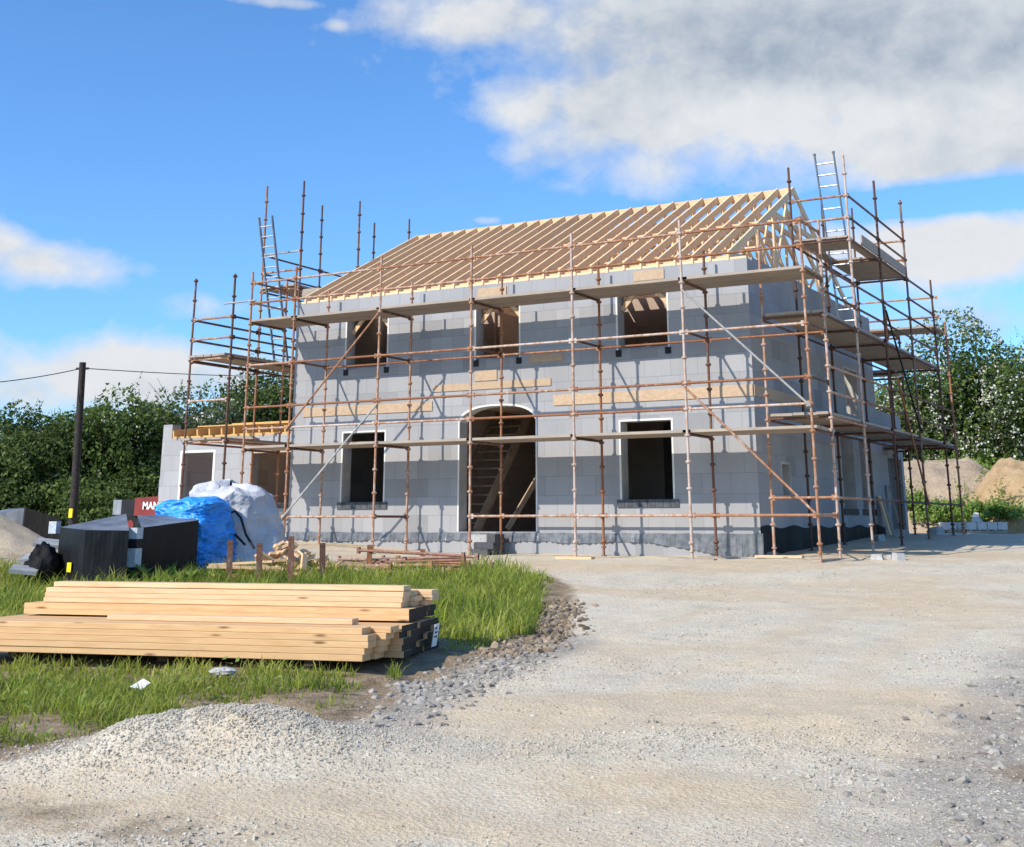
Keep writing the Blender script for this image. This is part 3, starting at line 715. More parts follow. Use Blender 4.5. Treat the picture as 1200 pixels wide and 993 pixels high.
for i, y in enumerate(RYs):
    rail('transom', (OX,y,kz(RB,3)+.01), (IX,y,kz(RB,3)+.01), 'rust_dark_shade'); 
    if i < 5: rail('transom', (OX,y,kz(RB,7)+.01), (IX,y,kz(RB,7)+.01), 'rust_dark_shade')
    if i in (1, 2, 3): rail('transom', (OX,y,kz(RB,11)+.01), (IX,y,kz(RB,11)+.01), 'rust_dark_shade')
rail('transom', (OX,RYs[0],RB), (IX,RYs[0],RB), 'rust_pale')
for k in (12, 13):
    rail('guard_rail', (OX,RYs[1],kz(RB,k)), (IX,RYs[1],kz(RB,k)), 'rust'); rail('guard_rail', (OX,RYs[3],kz(RB,k)), (IX,RYs[3],kz(RB,k)), 'rust')
# top gable platform with a hole for the ladder
zt = kz(RB,11)+.05
mb = MB()
for b in range(5):
    x = -.05-b*.235; mb.box((x-.225,3.66,zt+.004*b), (x,4.98,zt+.038+.004*b))
for b in (0, 4):
    x = -.05-b*.235; mb.box((x-.225,4.985,zt+.003), (x,6.18,zt+.04))
mb.build('deck', M['deck_wood_y'], scaf)
mb = MB()
for b in range(5):
    x = -.05-b*.235; mb.box((x-.225,6.19,zt+.004*b), (x,9.12,zt+.038+.004*b))
mb.build('deck', M['deck_wood_y'], scaf)
MB().box((-.045,4.8,zt+.045), (-.012,9.02,zt+.27)).build('toe_board', M['deck_wood_y'], scaf)
MB().tube((.05,6.28,5.35),(.05,9.0,2.75),.024,8).build('diagonal_brace', M['black_paint'], scaf)
MB().tube((.05,6.9,3.85),(.05,9.1,1.05),.024,8).build('diagonal_brace', M['rust'], scaf)
# rear run
for x in (-2.6, -5.0):
    for y in (12.02, 13.38): standard(x, y, h1(x, y), RB, 6.75, 'rust_dark_shade')
for (x0, x1) in ((IX,-2.6), (-2.6,-5.0)):
    for z in (2.6, 4.6): deck((x0,12.02), (x1,12.02), 1, z, mat='deck_wood')
    deck((x0,12.02), (x1,12.02), 1, 5.72, mat='deck_wood')
    for z in (6.2, 6.75):
        rail('guard_rail', (x0 if x0 < -2 else -.1,13.38,z), (x1,13.38,z), 'rust')
    for z in (2.55, 4.55, 5.68): rail('ledger', (x0,12.02,z), (x1,12.02,z), 'rust_dark_shade'); rail('ledger', (x0,13.38,z), (x1,13.38,z), 'rust_dark_shade')
deck((OX,12.02), (IX,12.02), 1, 5.72, mat='deck_wood', overhang=0)
for x in (OX-.12, IX, -2.6): rail('transom', (x,12.02,5.69), (x,13.38,5.69), 'rust_dark_shade')
# left-hand run
LB = 1.0; LO, LI = -15.37, -14.07
LY = [0.0, 2.46, 4.95, 7.45]
for i, y in enumerate(LY):
    z0 = h1(LO, y)
    if i == 0: standard(LO, y, z0, LB, 6.5, 'rust_dark_shade'); standard(LI, y, z0, LB, 6.5, 'rust_dark_shade')
    else: standard(LO, y, z0, RB, 9.45, 'rust' if i == 1 else 'rust_dark_shade'); standard(LI, y, z0, RB, 9.42, 'rust_dark_shade')
for i in range(3):
    y0, y1 = LY[i], LY[i+1]
    if i == 0:
        for x in (LO, LI):
            rail('ledger', (x,y0,kz(LB,3)), (x,y1,kz(LB,3)), 'rust'); rail('ledger', (x,y0,kz(LB,7)), (x,y1,kz(LB,7)), 'rust_dark_shade')
        for k in (8, 9): rail('guard_rail', (LO,y0,kz(LB,k)), (LO,y1,kz(LB,k)), 'rust_dark_shade'); rail('guard_rail', (LI,y0,kz(LB,k)), (LI,y1,kz(LB,k)), 'rust_dark_shade')
        deck((LO,y0), (LO,y1), 1, kz(LB,3)+.05, x_axis=False, mat='deck_wood_y')
    if i < 2:
        deck((LO,y0), (LO,y1), 1, kz(LB,7)+.05, x_axis=False, mat='deck_wood_y')
        rail('ledger', (LO,y0,kz(LB,7)-.03), (LO,y1,kz(LB,7)-.03), 'rust_dark_shade')
        for k in (8, 9): rail('guard_rail', (LO,y0,kz(LB,k)+.005), (LO,y1,kz(LB,k)+.005), 'rust_dark_shade')
    if i > 0:
        for k in (11, 12, 13): rail('guard_rail', (LO,y0,kz(RB,k)), (LO,y1,kz(RB,k)), 'rust_dark_shade')
        rail('ledger', (LI,y0,kz(RB,11)), (LI,y1,kz(RB,11)), 'rust_dark_shade')
        deck((LO,y0), (LO,y1), 1, kz(RB,11)+.05, x_axis=False, mat='deck_wood_y')
for k in (3, 7, 8, 9): rail('transom', (LO,0,kz(LB,k)), (LI,0,kz(LB,k)), 'rust_pale')
rail('guard_rail', (LO,0,kz(LB,5)), (LI,0,kz(LB,5)), 'rust_pale')
for k in (11, 12, 13): rail('transom', (LO,LY[1],kz(RB,k)), (LI,LY[1],kz(RB,k)), 'rust' if k < 13 else 'galv')
MB().tube((-14.35,-.04,5.78),(-13.35,-.04,5.78),.023,8).build('guard_rail', M['galv'], scaf)
MB().box((-14.0,2.49,6.25),(-13.45,2.52,6.5)).build('toe_board', M['deck_wood'], scaf)

# ------------------------------------------------------------------ ladders
def ladder(label, foot, head, w, n):
    f = Vector(foot); d = Vector(head)-f; L = d.length; d.normalize()
    o = thing('ladder', label, 'ladder', foot)
    for s in (-1, 1):
        c = Vector((s*w/2, 0, 0)); mb = MB(); mb.beam(c, c+d*L, .03, .065, (0,1,0)); mb.box(tuple(c+Vector((-.022,-.036,-.02))), tuple(c+Vector((.022,.036,.03))))
        mb.tube(c+d*(L-.03), c+d*(L+.03), .035, 8); mb.build('stile', M['ladder_stile'], o)
    for k in range(n):
        p = d*(.22+k*(L-.45)/(n-1)); MB().tube(p+Vector((-w/2+.02,0,0)), p+Vector((w/2-.02,0,0)), .019, 8).build('rung', M['ladder_alu'], o)
ladder('aluminium ladder rising through the top platform at the right gable', (-.70,5.95,kz(RB,7)+.09), (-.70,4.66,8.82), .44, 16)
ladder('dark ladder leaning against the tall scaffold poles left of the roof', (-14.86,2.85,kz(LB,7)+.09), (-14.86,1.9,8.40), .44, 14)

# ------------------------------------------------------------------ loose boards on the left deck
for k, (x0, y0, x1, y1, z) in enumerate([(-15.9,.72,-14.0,.95,0), (-15.95,.98,-14.1,1.16,0), (-15.7,.83,-14.15,1.05,.042)]):
    mb = MB(); mb.beam((0,0,0),(x1-x0,y1-y0,0),.2,.038); o = mb.build('scaffold_board', M['rust_tube'] if False else M['deck_wood'])
    o.location = (x0,y0,kz(LB,3)+.05+.056+.02+z); tag(o, ['reddish board left on the lower left scaffold deck, at the front','reddish board left on the lower left scaffold deck, at the back','topmost loose board piled on the lower left scaffold deck'][k], 'board')

# ------------------------------------------------------------------ sole boards under the poles
for k, (x, y, rz, L) in enumerate([(-4.88,-.02,.1,.75), (-2.44,0.0,.05,.9), (-2.3,1.0,.3,.8), (-.08,.75,1.5,1.5), (-1.15,1.2,.1,.9), (-7.3,.05,.05,.6)]):
    o = MB().box((-L/2,-.11,0), (L/2,.11,.045)).build('sole_board', M['timber'] if k in (0,4) else M['deck_wood']); o.rotation_euler = (0,0,rz)
    o.location = (x, y, h1(x,y)-.005)
    tag(o, ['short yellow board under the pole just right of the arched door','pale board flat under the front pole below the right ground floor window','grey board lying on the gravel behind the second front pole from the right','long board under the pair of poles at the front right corner','pale board under the orange pole beside the house corner','short board under the pole in front of the arched door'][k], 'board')
# concrete blocks at the door
for k, (x, y, z, rz, mt) in enumerate([(-7.78,1.25,0,.03,'grey_block'), (-7.80,1.25,.22,.0,'grey_block'), (-7.42,1.22,0,1.5,'dark_block'), (-7.42,1.24,.225,1.62,'dark_block'), (-7.62,.95,0,.05,'dark_block'), (-7.55,1.02,.14,.2,'dark_block')]):
    hh = .215 if k < 4 else .14
    mb = MB(); mb.box((-.22,-.1,0), (.22,.1,hh)); o = mb.build('concrete_block', M[mt]); o.rotation_euler = (0,0,rz); o.location = (x, y, h1(x,y)-.01+z)
    tag(o, ['pale concrete block at the foot of the step stack by the door','pale concrete block on top of the stack by the arched door','dark concrete block standing at the base right of the pale blocks','dark concrete block on top at the right of the door stack','low dark block in front of the door stack','thin dark block laid on the low block before the door'][k], 'block')

# ------------------------------------------------------------------ timber pile
Ld = Vector((-.966,-.259,0)); Wd = Vector((-.259,.966,0)); gz = h1(-1.6,-13.0)+.03; _q = heading(430, 776); P0 = Vector(CAM+_q*((gz-CAM[2])/_q[2])); P0.z = 0
ang = math.atan2(Ld.y, Ld.x)
def plank_mesh(L, w, th, dark_end):
    c = .0008 if dark_end else .004; mb = MB()
    for x0, x1 in ((0, L),):
        prof = [(c,0),(w-c,0),(w,c),(w,th-c),(w-c,th),(c,th),(0,th-c),(0,c)]
        vs = [(x0,-p[0],p[1]) for p in prof] + [(x1,-p[0],p[1]) for p in prof]   # local: x along, -y = towards the back
        fs = [(k, (k+1) % 8, 8+(k+1) % 8, 8+k) for k in range(8)]
        mb.add(vs, fs); mb.add([vs[k] for k in range(8)], [tuple(reversed(range(8)))], 1 if dark_end else 0); mb.add([vs[8+k] for k in range(8)], [tuple(range(8))], 1 if dark_end else 0)
    return mb
pc = {}
def plank(l0, w0, z0, L, w, th, label, group, dark=False, mat='timber_pile', skew=0):
    key = (round(L,2), w, th, dark, mat)
    if key not in pc:
        o = plank_mesh(L, w, th, dark).build('timber_plank', [M[mat], M['end_dark']]); pc[key] = o
    else: o = pc[key].copy(); COL.objects.link(o)
    p = P0 + Ld*l0 + Wd*w0; o.location = (p.x, p.y, gz+z0); o.rotation_euler = (0,0,ang+skew); tag(o, label, 'plank', group); return o
TH = .053
gA = 'planks of the front stack of the timber pile'; gB = 'dark ended planks of the strapped timber pack'; gC = 'planks of the upper rear stack of the timber pile'
for r in range(4):
    for c in range(2):
        plank(.02+.05*random.random()-.06*(r > 1)+c*-.05, c*.228, r*(TH+.001), 4.8, .22, TH, 'pale sawn plank in the low front stack of the timber pile', gA, skew=random.uniform(-.003,.003))
plank(.06, .012, 4*(TH+.001), 4.5, .22, TH, 'topmost front plank of the low front stack, running out of the picture', None)
plank(-.12, .245, 4*(TH+.001), 4.6, .22, TH, 'second plank on top of the front stack, its end jutting right', None)
for r in range(5):
    for c in range(5):
        plank(-.16+.05*random.random(), .50+c*.2215, r*(TH+.001)-.01, 4.2, .22, TH, 'dark ended plank in the strapped pack behind the front stack', gB, True, 'timber_pile', 0)
z5 = 5*(TH+.001)-.005
plank(.28, .34, z5+.006, 2.45, .16, .048, 'loose bright plank laid alone across the front of the pile', None, mat='timber', skew=.004)
for r in range(2):
    for c in range(4): plank(-.10+.05*random.random(), .80+c*.215, z5+.012+r*.052, 4.05-.0*r, .21, .051, 'weathered plank with dark end in the lower courses of the upper stack', 'weathered planks under the upper stack', True)
for r in range(3):
    for c in range(3): plank(-.02+.1*random.random()-.06*c, .93+c*.215, z5+.118+r*.047, 3.8, .21, .046, 'clean pale plank in the upper courses of the rear stack', gC, mat='timber')
plank(.03, 1.0, z5+.118+3*.047+.004, 3.75, .21, .046, 'uppermost plank of the whole timber pile', None, mat='timber', skew=-.003)
for k, l in enumerate((.55, 2.0, 3.55)):
    p = P0+Ld*l+Wd*(.10 if k else .04); o = MB().box((-.045,0,-.05),(.045,1.55,0)).build('bearer', M['bark']); o.location = (p.x, p.y, gz-.003); o.rotation_euler = (0,0,math.atan2(Wd.y,Wd.x)-math.pi/2)
    tag(o, ['dark bearer under the right end of the plank pile','dark bearer under the middle of the plank pile','dark bearer under the left end of the plank pile'][k], 'bearer')
# paper tag on the pack end
p = P0+Ld*(-.185)+Wd*1.2; o = MB().box((-.07,-.003,-.1),(.07,.003,.1)).box((-.05,-.005,.02),(.03,-.0032,.035),1).box((-.05,-.005,-.02),(.04,-.0032,-.005),1).box((-.05,-.005,.055),(.0,-.0032,.075),1).build('pack_label', [M['paper'], M['ink']])
o.location = (p.x+.05, p.y, gz+.13); o.rotation_euler = (.15,0,ang+math.pi/2+math.pi); tag(o, 'white printed paper label hanging on the dark end of the timber pack', 'label')

# ------------------------------------------------------------------ stakes, tubes, offcuts
gs = 'rusty steel stakes in the grass behind the timber pile'
for k, (x, y, hgt) in enumerate([(-6.97,-7.63,.66), (-6.49,-7.5,.62), (-5.99,-7.37,.72), (-5.66,-7.01,.60), (-6.60,-4.5,.42), (-5.64,-4.28,.36)]):
    mb = MB(); mb.box((-.045,-.006,-.1),(.045,.006,hgt)); mb.box((-.006,.006,-.1),(.006,.05,hgt)); mb.box((-.045,-.012,hgt-.05),(.045,-.006,hgt))
    o = mb.build('steel_stake', M['rust_dark_shade'] if k < 4 else M['rust']); o.location = (x, y, h1(x,y)); o.rotation_euler = (random.uniform(-.04,.04), random.uniform(-.04,.04), .5)
    tag(o, ['leftmost rusty stake behind the timber pile, in front of the blue bag','second rusty stake from the left behind the timber pile','tallest rusty stake, in front of the pile of wood offcuts','fourth rusty stake from the left, at the edge of the grass','rusty stake standing at the left end of the tube pile','rusty stake standing in the middle of the tube pile'][k], 'stake', gs)
tp = MB()
tube0 = None
for k in range(36):
    x = -6.0+random.uniform(-.75,.75); y = -4.55+random.uniform(-.75,.75); a = -.15+random.gauss(0,.22); L = random.choice([1.3,1.8,2.4]); z = h1(x,y)+.04+.36*random.random()**1.3*max(0,1-((x+6.0)/.9)**2)*max(.2,1-((y+4.55)/.9)**2)
    mb = MB(); mb.tube((-L/2,0,0),(L/2,0,0),.024,8)
    for e in (-1, 1): mb.beam((e*(L/2-.06),0,-.0),(e*(L/2+.0),0,0),.04,.11)
    o = mb.build('scaffold_tube', M[random.choice(['rust_tube','rust_tube','rust_pale'])]); o.location = (x,y,z); o.rotation_euler = (0, random.uniform(-.05,.05), a)
    tag(o, 'rusty scaffold tube lying in the heap before the house wall', 'tube', 'scaffold tubes heaped on the ground')
for k in range(62):
    r = random.random()**.7; a = random.random()*6.28; x = -7.15+.8*r*math.cos(a); y = -6.05+.85*r*math.sin(a); s = (.14+.22*random.random(), .09+.06*random.random(), .045)
    o = MB().box((-s[0]/2,-s[1]/2,-s[2]/2),(s[0]/2,s[1]/2,s[2]/2)).build('wood_offcut', M['timber']); o.location = (x,y,h1(x,y)+.05+.56*(1-r)*random.random()**.6); o.rotation_euler = (random.uniform(-.8,.8),random.uniform(-.8,.8),random.random()*6.28)
    tag(o, 'pale sawn wood offcut thrown on the heap behind the stakes', 'offcut', 'wood offcuts in a heap')
for k in range(7):
    x, y = -7.35+random.uniform(-.5,.4), -7.0+random.uniform(-.25,.25); L = random.uniform(.8,1.3)
    o = MB().box((-L/2,-.05,0),(L/2,.05,.035)).build('wood_lath', M['timber']); o.location = (x,y,h1(x,y)+.04+.035*k); o.rotation_euler = (0,random.uniform(-.12,.12),.45+random.uniform(-.25,.25))
    tag(o, 'long wood lath lying by the leftmost stakes below the bags', 'lath', 'wood laths on the ground')

# ------------------------------------------------------------------ bags
def blob(name, fn, mat, parent, nu=150, nv=100):
    V = []
    for j in range(nv+1):
        for i in range(nu): V.append(fn(2*math.pi*i/nu, j/nv))
    F = np.array([(j*nu+i, j*nu+(i+1) % nu, (j+1)*nu+(i+1) % nu, (j+1)*nu+i) for j in range(nv) for i in range(nu)])
    return np_mesh(name, np.array(V), F, mat, parent, smooth=True)
def nz3(x, y, z, s=1): return mnoise.noise(Vector((x*s, y*s, z*s)))
def ridge3(x, y, z, s=1): return 1-2*abs(mnoise.noise(Vector((x*s, y*s, z*s))))
def sqr(a, p=.5):
    c, s = math.cos(a), math.sin(a); return math.copysign(abs(c)**p, c), math.copysign(abs(s)**p, s)
bb = thing('bulk_bag', 'blue plastic wrapped bulk bag with a small white label', 'bag', (-9.62,-5.66,h1(-9.7,-5.7)-.05))
def fblue(a, t):
    c, s = sqr(a, .55); h = 1.27*min(1, t*1.06)
    r = .56*(1+.10*math.sin(t*5.5)-.05*t) * (1 if t < .86 else max(.02, 1-((t-.86)/.14)**1.6))
    bulge = 1+.04*max(0, -c)*sst(.55,.9,np.array(t)).item()
    x, y = c*r*1.05*bulge, s*r*.9
    z = h - .22*max(0,-c)*max(0,t-.6) + .05*nz3(c*2,s*2,t*3)
    q = .06*ridge3(x,y*1.3,z*1.8,3.1)+.05*ridge3(x+4,y,z*2.6,6.5)+.022*ridge3(x,y+7,z*2,13)+.04*nz3(x+9,y,z*3,2.2); k = 1+q/(r+.15)
    return (x*k, y*k, z+.03*ridge3(x,y,z,5)*t)
blob('bag_body', fblue, M['blue_tarp'], bb)
lo = MB().add([(-.075,0,-.11),(.075,0,-.1),(.085,.01,.1),(-.06,.01,.12)], [(0,1,2,3)]).build('bag_label', M['paper'], bb); lo.location = (.30,-.60,.50); lo.rotation_euler = (0,0,.45)
bw = thing('bulk_bag', 'large slumped white bulk bag spreading out behind the blue one', 'bag', (-9.62,-4.62,h1(-9.6,-4.6)-.05))
def fwhite(a, t):
    c, s = sqr(a, .62); h = 1.47*min(1, t*1.05)
    flare = 1+.75*(1-t)**2.2*max(0, c*.87+s*.5)
    r = .72*flare*(1-.10*t) * (1 if t < .84 else max(.02, 1-((t-.84)/.16)**1.7))
    x, y = c*r*1.0, s*r*.85
    z = h + .10*nz3(c*1.5,s*1.5,t*2) + .12*max(0,-c)*t
    q = .10*ridge3(x,y,z*.7,1.9)+.055*ridge3(x+4,y,z*.6,4.2)+.02*ridge3(x,y,z,11)+.06*nz3(x+9,y,z,1.6); k = 1+q/(r+.15)
    return (x*k-.1, y*k, z+.05*ridge3(x,y,z,3.3)*t)
blob('bag_body', fwhite, M['white_bag'], bw)
mb = MB()
mb.path([Vector((.42,-.66,1.00)),Vector((.55,-.58,1.06)),Vector((.64,-.52,.94)),Vector((.80,-.55,.66)),Vector((1.02,-.56,.42))], .022, 6); mb.path([Vector((.40,-.70,.80)),Vector((.62,-.66,.68)),Vector((.86,-.62,.48))], .022, 6); mb.build('lifting_strap', M['black_paint'], bw)
def ftop(a, t):
    c, s = math.cos(a), math.sin(a); r = .22*(1-t)**.7+.015
    x, y, z = c*r*1.5, s*r, .42*t
    q = .05*ridge3(x,y,z,6); return (x*(1+q*4)-.35+.12*t, y*(1+q*4)-.3, 1.26+.75*z+.02*nz3(x,y,z,9))
blob('bag_neck', ftop, M['white_bag'], bw, 36, 14)

# ------------------------------------------------------------------ black wrapped packs
def pack(name, label, foot, zt, mat, topmat, rib=0):
    """foot: four ground corners counter-clockwise; zt: the four top heights"""
    cx_, cy_ = sum(p[0] for p in foot)/4, sum(p[1] for p in foot)/4; z0 = min(h1(*p) for p in foot)-.08
    o = thing(name, label, 'pack', (cx_, cy_, z0)); L = [Vector((p[0]-cx_, p[1]-cy_, 0)) for p in foot]; T = [z-z0 for z in zt]
    V = []; F = []
    for s in range(4):     # sides, subdivided with soft vertical folds
        a, b = L[s], L[(s+1) % 4]; n = 26; nrm = (b-a).cross(Vector((0,0,1))).normalized(); k0 = len(V)
        for j in range(9):
            for i in range(n+1):
                u = i/n; tt = j/8; p = a.lerp(b, u); h = (T[s]*(1-u)+T[(s+1) % 4]*u)*tt
                edge = min(1, u*8, (1-u)*8, (1-tt)*8+.0)
                w = edge*(.012*nz3(p.x*3+s*7,p.y*3,h*.8,2.2)+.010*ridge3(p.x+s*5,p.y,h*.25,5.0)); w += rib*edge*.5*math.sin(u*60)*(1 if tt > .85 else .25)
                V.append(tuple(p+nrm*w+Vector((0,0,h))))
        F += [(k0+j*(n+1)+i, k0+j*(n+1)+i+1, k0+(j+1)*(n+1)+i+1, k0+(j+1)*(n+1)+i) for j in range(8) for i in range(n)]
    np_mesh('wrapping', np.array(V), np.array(F), mat, o, smooth=True)
    n = 10; V = []
    for j in range(n+1):
        for i in range(n+1):
            u, v = i/n, j/n; p = L[0].lerp(L[1],u).lerp(L[3].lerp(L[2],u), v); z = (T[0]*(1-u)+T[1]*u)*(1-v)+(T[3]*(1-u)+T[2]*u)*v
            e = min(1,u*5,(1-u)*5,v*5,(1-v)*5); V.append((p.x,p.y,z+e*(.025*nz3(p.x,p.y,3,2.5)-.012)))
    F = np.array([(j*(n+1)+i, j*(n+1)+i+1, (j+1)*(n+1)+i+1, (j+1)*(n+1)+i) for j in range(n) for i in range(n)])
    np_mesh('top_sheet', np.array(V), F, topmat, o, smooth=True); return o
pa_l, pa_m, pa_r, pa_b = spot(71,21.75), spot(101,21.1), spot(152,21.0), spot(147,22.7)
pa = pack('wrapped_pack', 'black film wrapped pack with a yellow square sticker', [pa_m, pa_r, pa_b, pa_l], [.53,.52,.78,.57], M['black_film'], M['grey_film_sheen'], .012)
lb = MB().box((-.06,-.016,-.07),(.06,-.012,.07)).build('sticker', M['yellow_label'], pa)
lb.location = (pa_l[0]*.42+pa_m[0]*.58-pa.location.x-.012, pa_l[1]*.42+pa_m[1]*.58-pa.location.y-.018, -.02-pa.location.z); lb.rotation_euler = (0,0,math.atan2(pa_m[1]-pa_l[1], pa_m[0]-pa_l[0]))
pb = pack('wrapped_pack', 'black film wrapped pack beside the blue bag with a pale sheen on top', [spot(166,21.7), spot(233,23.0), spot(212,24.2), spot(160,23.3)], [.56,.68,.78,.76], M['black_film'], M['grey_film_sheen'])
sx, sy = spot(158.5,21.55); zb = h1(sx, sy)-.03
for k, (za, zc, mt) in enumerate([(zb,-.17,'eps_white'),(-.168,-.03,'dpc_black'),(-.028,.25,'eps_white'),(.252,.39,'dpc_black'),(.392,.56,'eps_white')]):
    mb = MB(); n_ = 1 if k % 2 else 3
    mb.box((-.085,-.13,0),(.085,.16,zc-za)); o = mb.build('spacer_block', M[mt]); o.location = (sx,sy,za); o.rotation_euler = (0,0,.5+random.uniform(-.06,.06))
    tag(o, ['lowest pale foam block in the gap between the black packs','lower black block in the gap between the black packs','middle pale foam block in the gap between the black packs','upper black block in the gap between the black packs','top pale foam block in the gap between the black packs'][k], 'foam block')
q = at(64,618,22.75); o = MB().box((-.06,-.1,0),(.06,.1,.19)).build('spacer_block', M['eps_white']); o.location = (q.x,q.y,q.z-.1); o.rotation_euler = (0,0,.5); tag(o, 'pale foam block at the left top corner of the black pack', 'foam block')
pcx = pack('wrapped_pack', 'tilted dark pack with silver grey left end beside the hedge', [spot(28,27.6), spot(72,29.6), spot(52,31), spot(8,29.4)], [.93,.72,.72,.93], M['black_film'], M['grey_film_sheen'])
a_ = [spot(-30,29.2), spot(27,27.7), spot(7,29.5), spot(-45,31)]; z_ = h1(*a_[1])-.1
o = MB().hexa([(p[0]-a_[0][0],p[1]-a_[0][1],0) for p in a_]+[(p[0]-a_[0][0],p[1]-a_[0][1],h-z_) for p, h in zip(a_, (.70,.915,.915,.75))]).build('wrapped_pack', M['grey_film_sheen']); o.location = (a_[0][0],a_[0][1],z_); tag(o, 'silver grey foil pack at the left edge behind the soil heap', 'pack')
for k, (u, v, d_, rx, ry, rz) in enumerate([(57,637,22.3,.25,.1,.6),(41,653,21.9,.3,-.1,.3),(29,668,21.5,.2,.1,.7)]):
    q = at(u, v, d_); o = MB().box((-.2,-.16,-.03),(.2,.16,.03)).build('insulation_board', M['insul_grey']); o.location = q; o.rotation_euler = (rx,ry,rz); tag(o, ['upper grey insulation board slipped between the soil heap and black pack','middle grey insulation board lying on the soil heap','lowest grey insulation board at the foot of the soil heap'][k], 'board')
def crumple(name, label, cat, c, s, mat):
    def f(a, t):
        ph_ = (t-.5)*math.pi; x, y, z = math.cos(a)*math.cos(ph_), math.sin(a)*math.cos(ph_), math.sin(ph_); q = 1+.35*ridge3(x+c[0],y,z,2.2)+.25*nz3(x,y+c[1],z,3.5)
        return (x*q*s[0], y*q*s[1], z*q*s[2])
    o = blob(name, f, mat, None, 28, 14); o.location = c; tag(o, label, cat)
crumple('plastic_sheet', 'crumpled black film heaped left of the stickered pack', 'plastic sheet', tuple(at(50,664,21.7)), (.24,.18,.26), M['black_sheet'])
crumple('plastic_scrap', 'black plastic scrap lying in the front grass', 'plastic scrap', (-2.3,-15.75,h1(-2.3,-15.75)+.06), (.11,.07,.10), M['black_sheet'])
pv = [(-.09,-.03,.0),(-.02,-.06,.05),(.07,-.02,.03),(.09,.05,.075),(-.0,.06,.10),(-.07,.05,.04)]
o = MB().add(pv, [(0,1,4),(0,4,5),(1,2,3),(1,3,4)]).build('paper_scrap', M['paper']); o.location = tuple(at(161,802,11.1)); o.location.z = h1(o.location.x, o.location.y)+.05; tag(o, 'small white paper scrap in the grass before the timber pile', 'litter')
crumple('limestone_rock', 'whitish flat rock in the grass near the gravel heap', 'rock', (-.85,-14.55,h1(-.85,-14.55)+.07), (.11,.07,.028), M['grey_block'])

# ------------------------------------------------------------------ telehandler behind the annex corner
th = thing('telehandler', 'red and black site machine showing MAN on its cover, half hidden behind the annex', 'site machine', (-20.85,5.0,h1(-21,5)))
tz = h1(-21,5)
mb = MB(); mb.hexa([(-.60,-.5,.52),(1.3,-.5,.52),(1.3,.6,.52),(-.60,.6,.52),(-.60,-.5,1.02),(1.3,-.5,1.10),(1.3,.6,1.10),(-.60,.6,1.02)]); mb.build('engine_cover', M['red_paint'], th)
mb = MB(); mb.box((-1.15,-.48,.5),(-.602,.58,.98)); mb.box((-1.3,-.3,.2),(2.2,.4,.518)); mb.build('chassis', M['black_paint'], th)
mb = MB(); mb.box((-1.5,-.46,.55),(-1.152,.2,.97)); mb.build('radiator_grille', M['steel_grey'], th)
mb = MB(); mb.tube((-.25,.1,1.03),(-.25,.1,1.55),.035,10); mb.tube((-.25,.1,1.55),(-.2,.1,1.62),.035,10); mb.build('exhaust_pipe', M['steel_grey'], th)
for x in (-.75, 1.7):
    for y in (-.34, .45):
        w = MB().tube((x,y-.13,.26),(x,y+.13,.26),.30,20).build('wheel', M['rubber'], th); MB().tube((x,y-.14,.26),(x,y+.14,.26),.14,14).build('rim', M['red_paint'], w)
cu = bpy.data.curves.new('lettering', 'FONT'); cu.body = 'MAN'; cu.size = .29; cu.extrude = .006; cu.offset = .008
to = bpy.data.objects.new('lettering_source', cu); COL.objects.link(to)
dg = bpy.context.evaluated_depsgraph_get(); me = bpy.data.meshes.new_from_object(to.evaluated_get(dg)); bpy.data.objects.remove(to)
me.materials.clear(); me.materials.append(M['white_paint']); lt = bpy.data.objects.new('lettering', me); COL.objects.link(lt); lt.parent = th; lt.rotation_euler = (math.pi/2,0,0); lt.location = (-.27,-.512,.70)

# ------------------------------------------------------------------ utility pole with its wire
ub, ut = at(86,612,35), at(97,425,35); uz = h1(ub.x, ub.y)
up = thing('utility_pole', 'dark wooden utility pole in front of the left hedge', 'utility pole', (ub.x, ub.y, uz))
top = ut-Vector((ub.x, ub.y, uz)); foot = Vector((0,0,0))-top*.06
mb = MB(); mb.tube(foot, top, .115, 12, .085); mb.build('shaft', M['pole_wood'], up)
q = top*.16; MB().box((q.x+.02,q.y-.17,q.z-.12),(q.x+.14,q.y-.14,q.z+.1)).build('warning_plate', M['yellow_label'], up)
q = top*.965; MB().tube(q+Vector((-.16,-.06,0)), q+Vector((.16,.06,0)), .03, 8).build('insulator', M['black_paint'], up)
def span(a, b, sag, n=18): return [a.lerp(b, i/n)-Vector((0,0,sag*4*(i/n)*(1-i/n))) for i in range(n+1)]
base_ = Vector((ub.x, ub.y, uz)); mb = MB()
mb.path(span(q+Vector((-.1,0,0)), at(-60,452,33.5)-base_, .08), .012, 5); mb.path(span(q+Vector((.1,0,0)), at(420,440,52)-base_, .12), .012, 5); mb.build('wire', M['cable'], up)

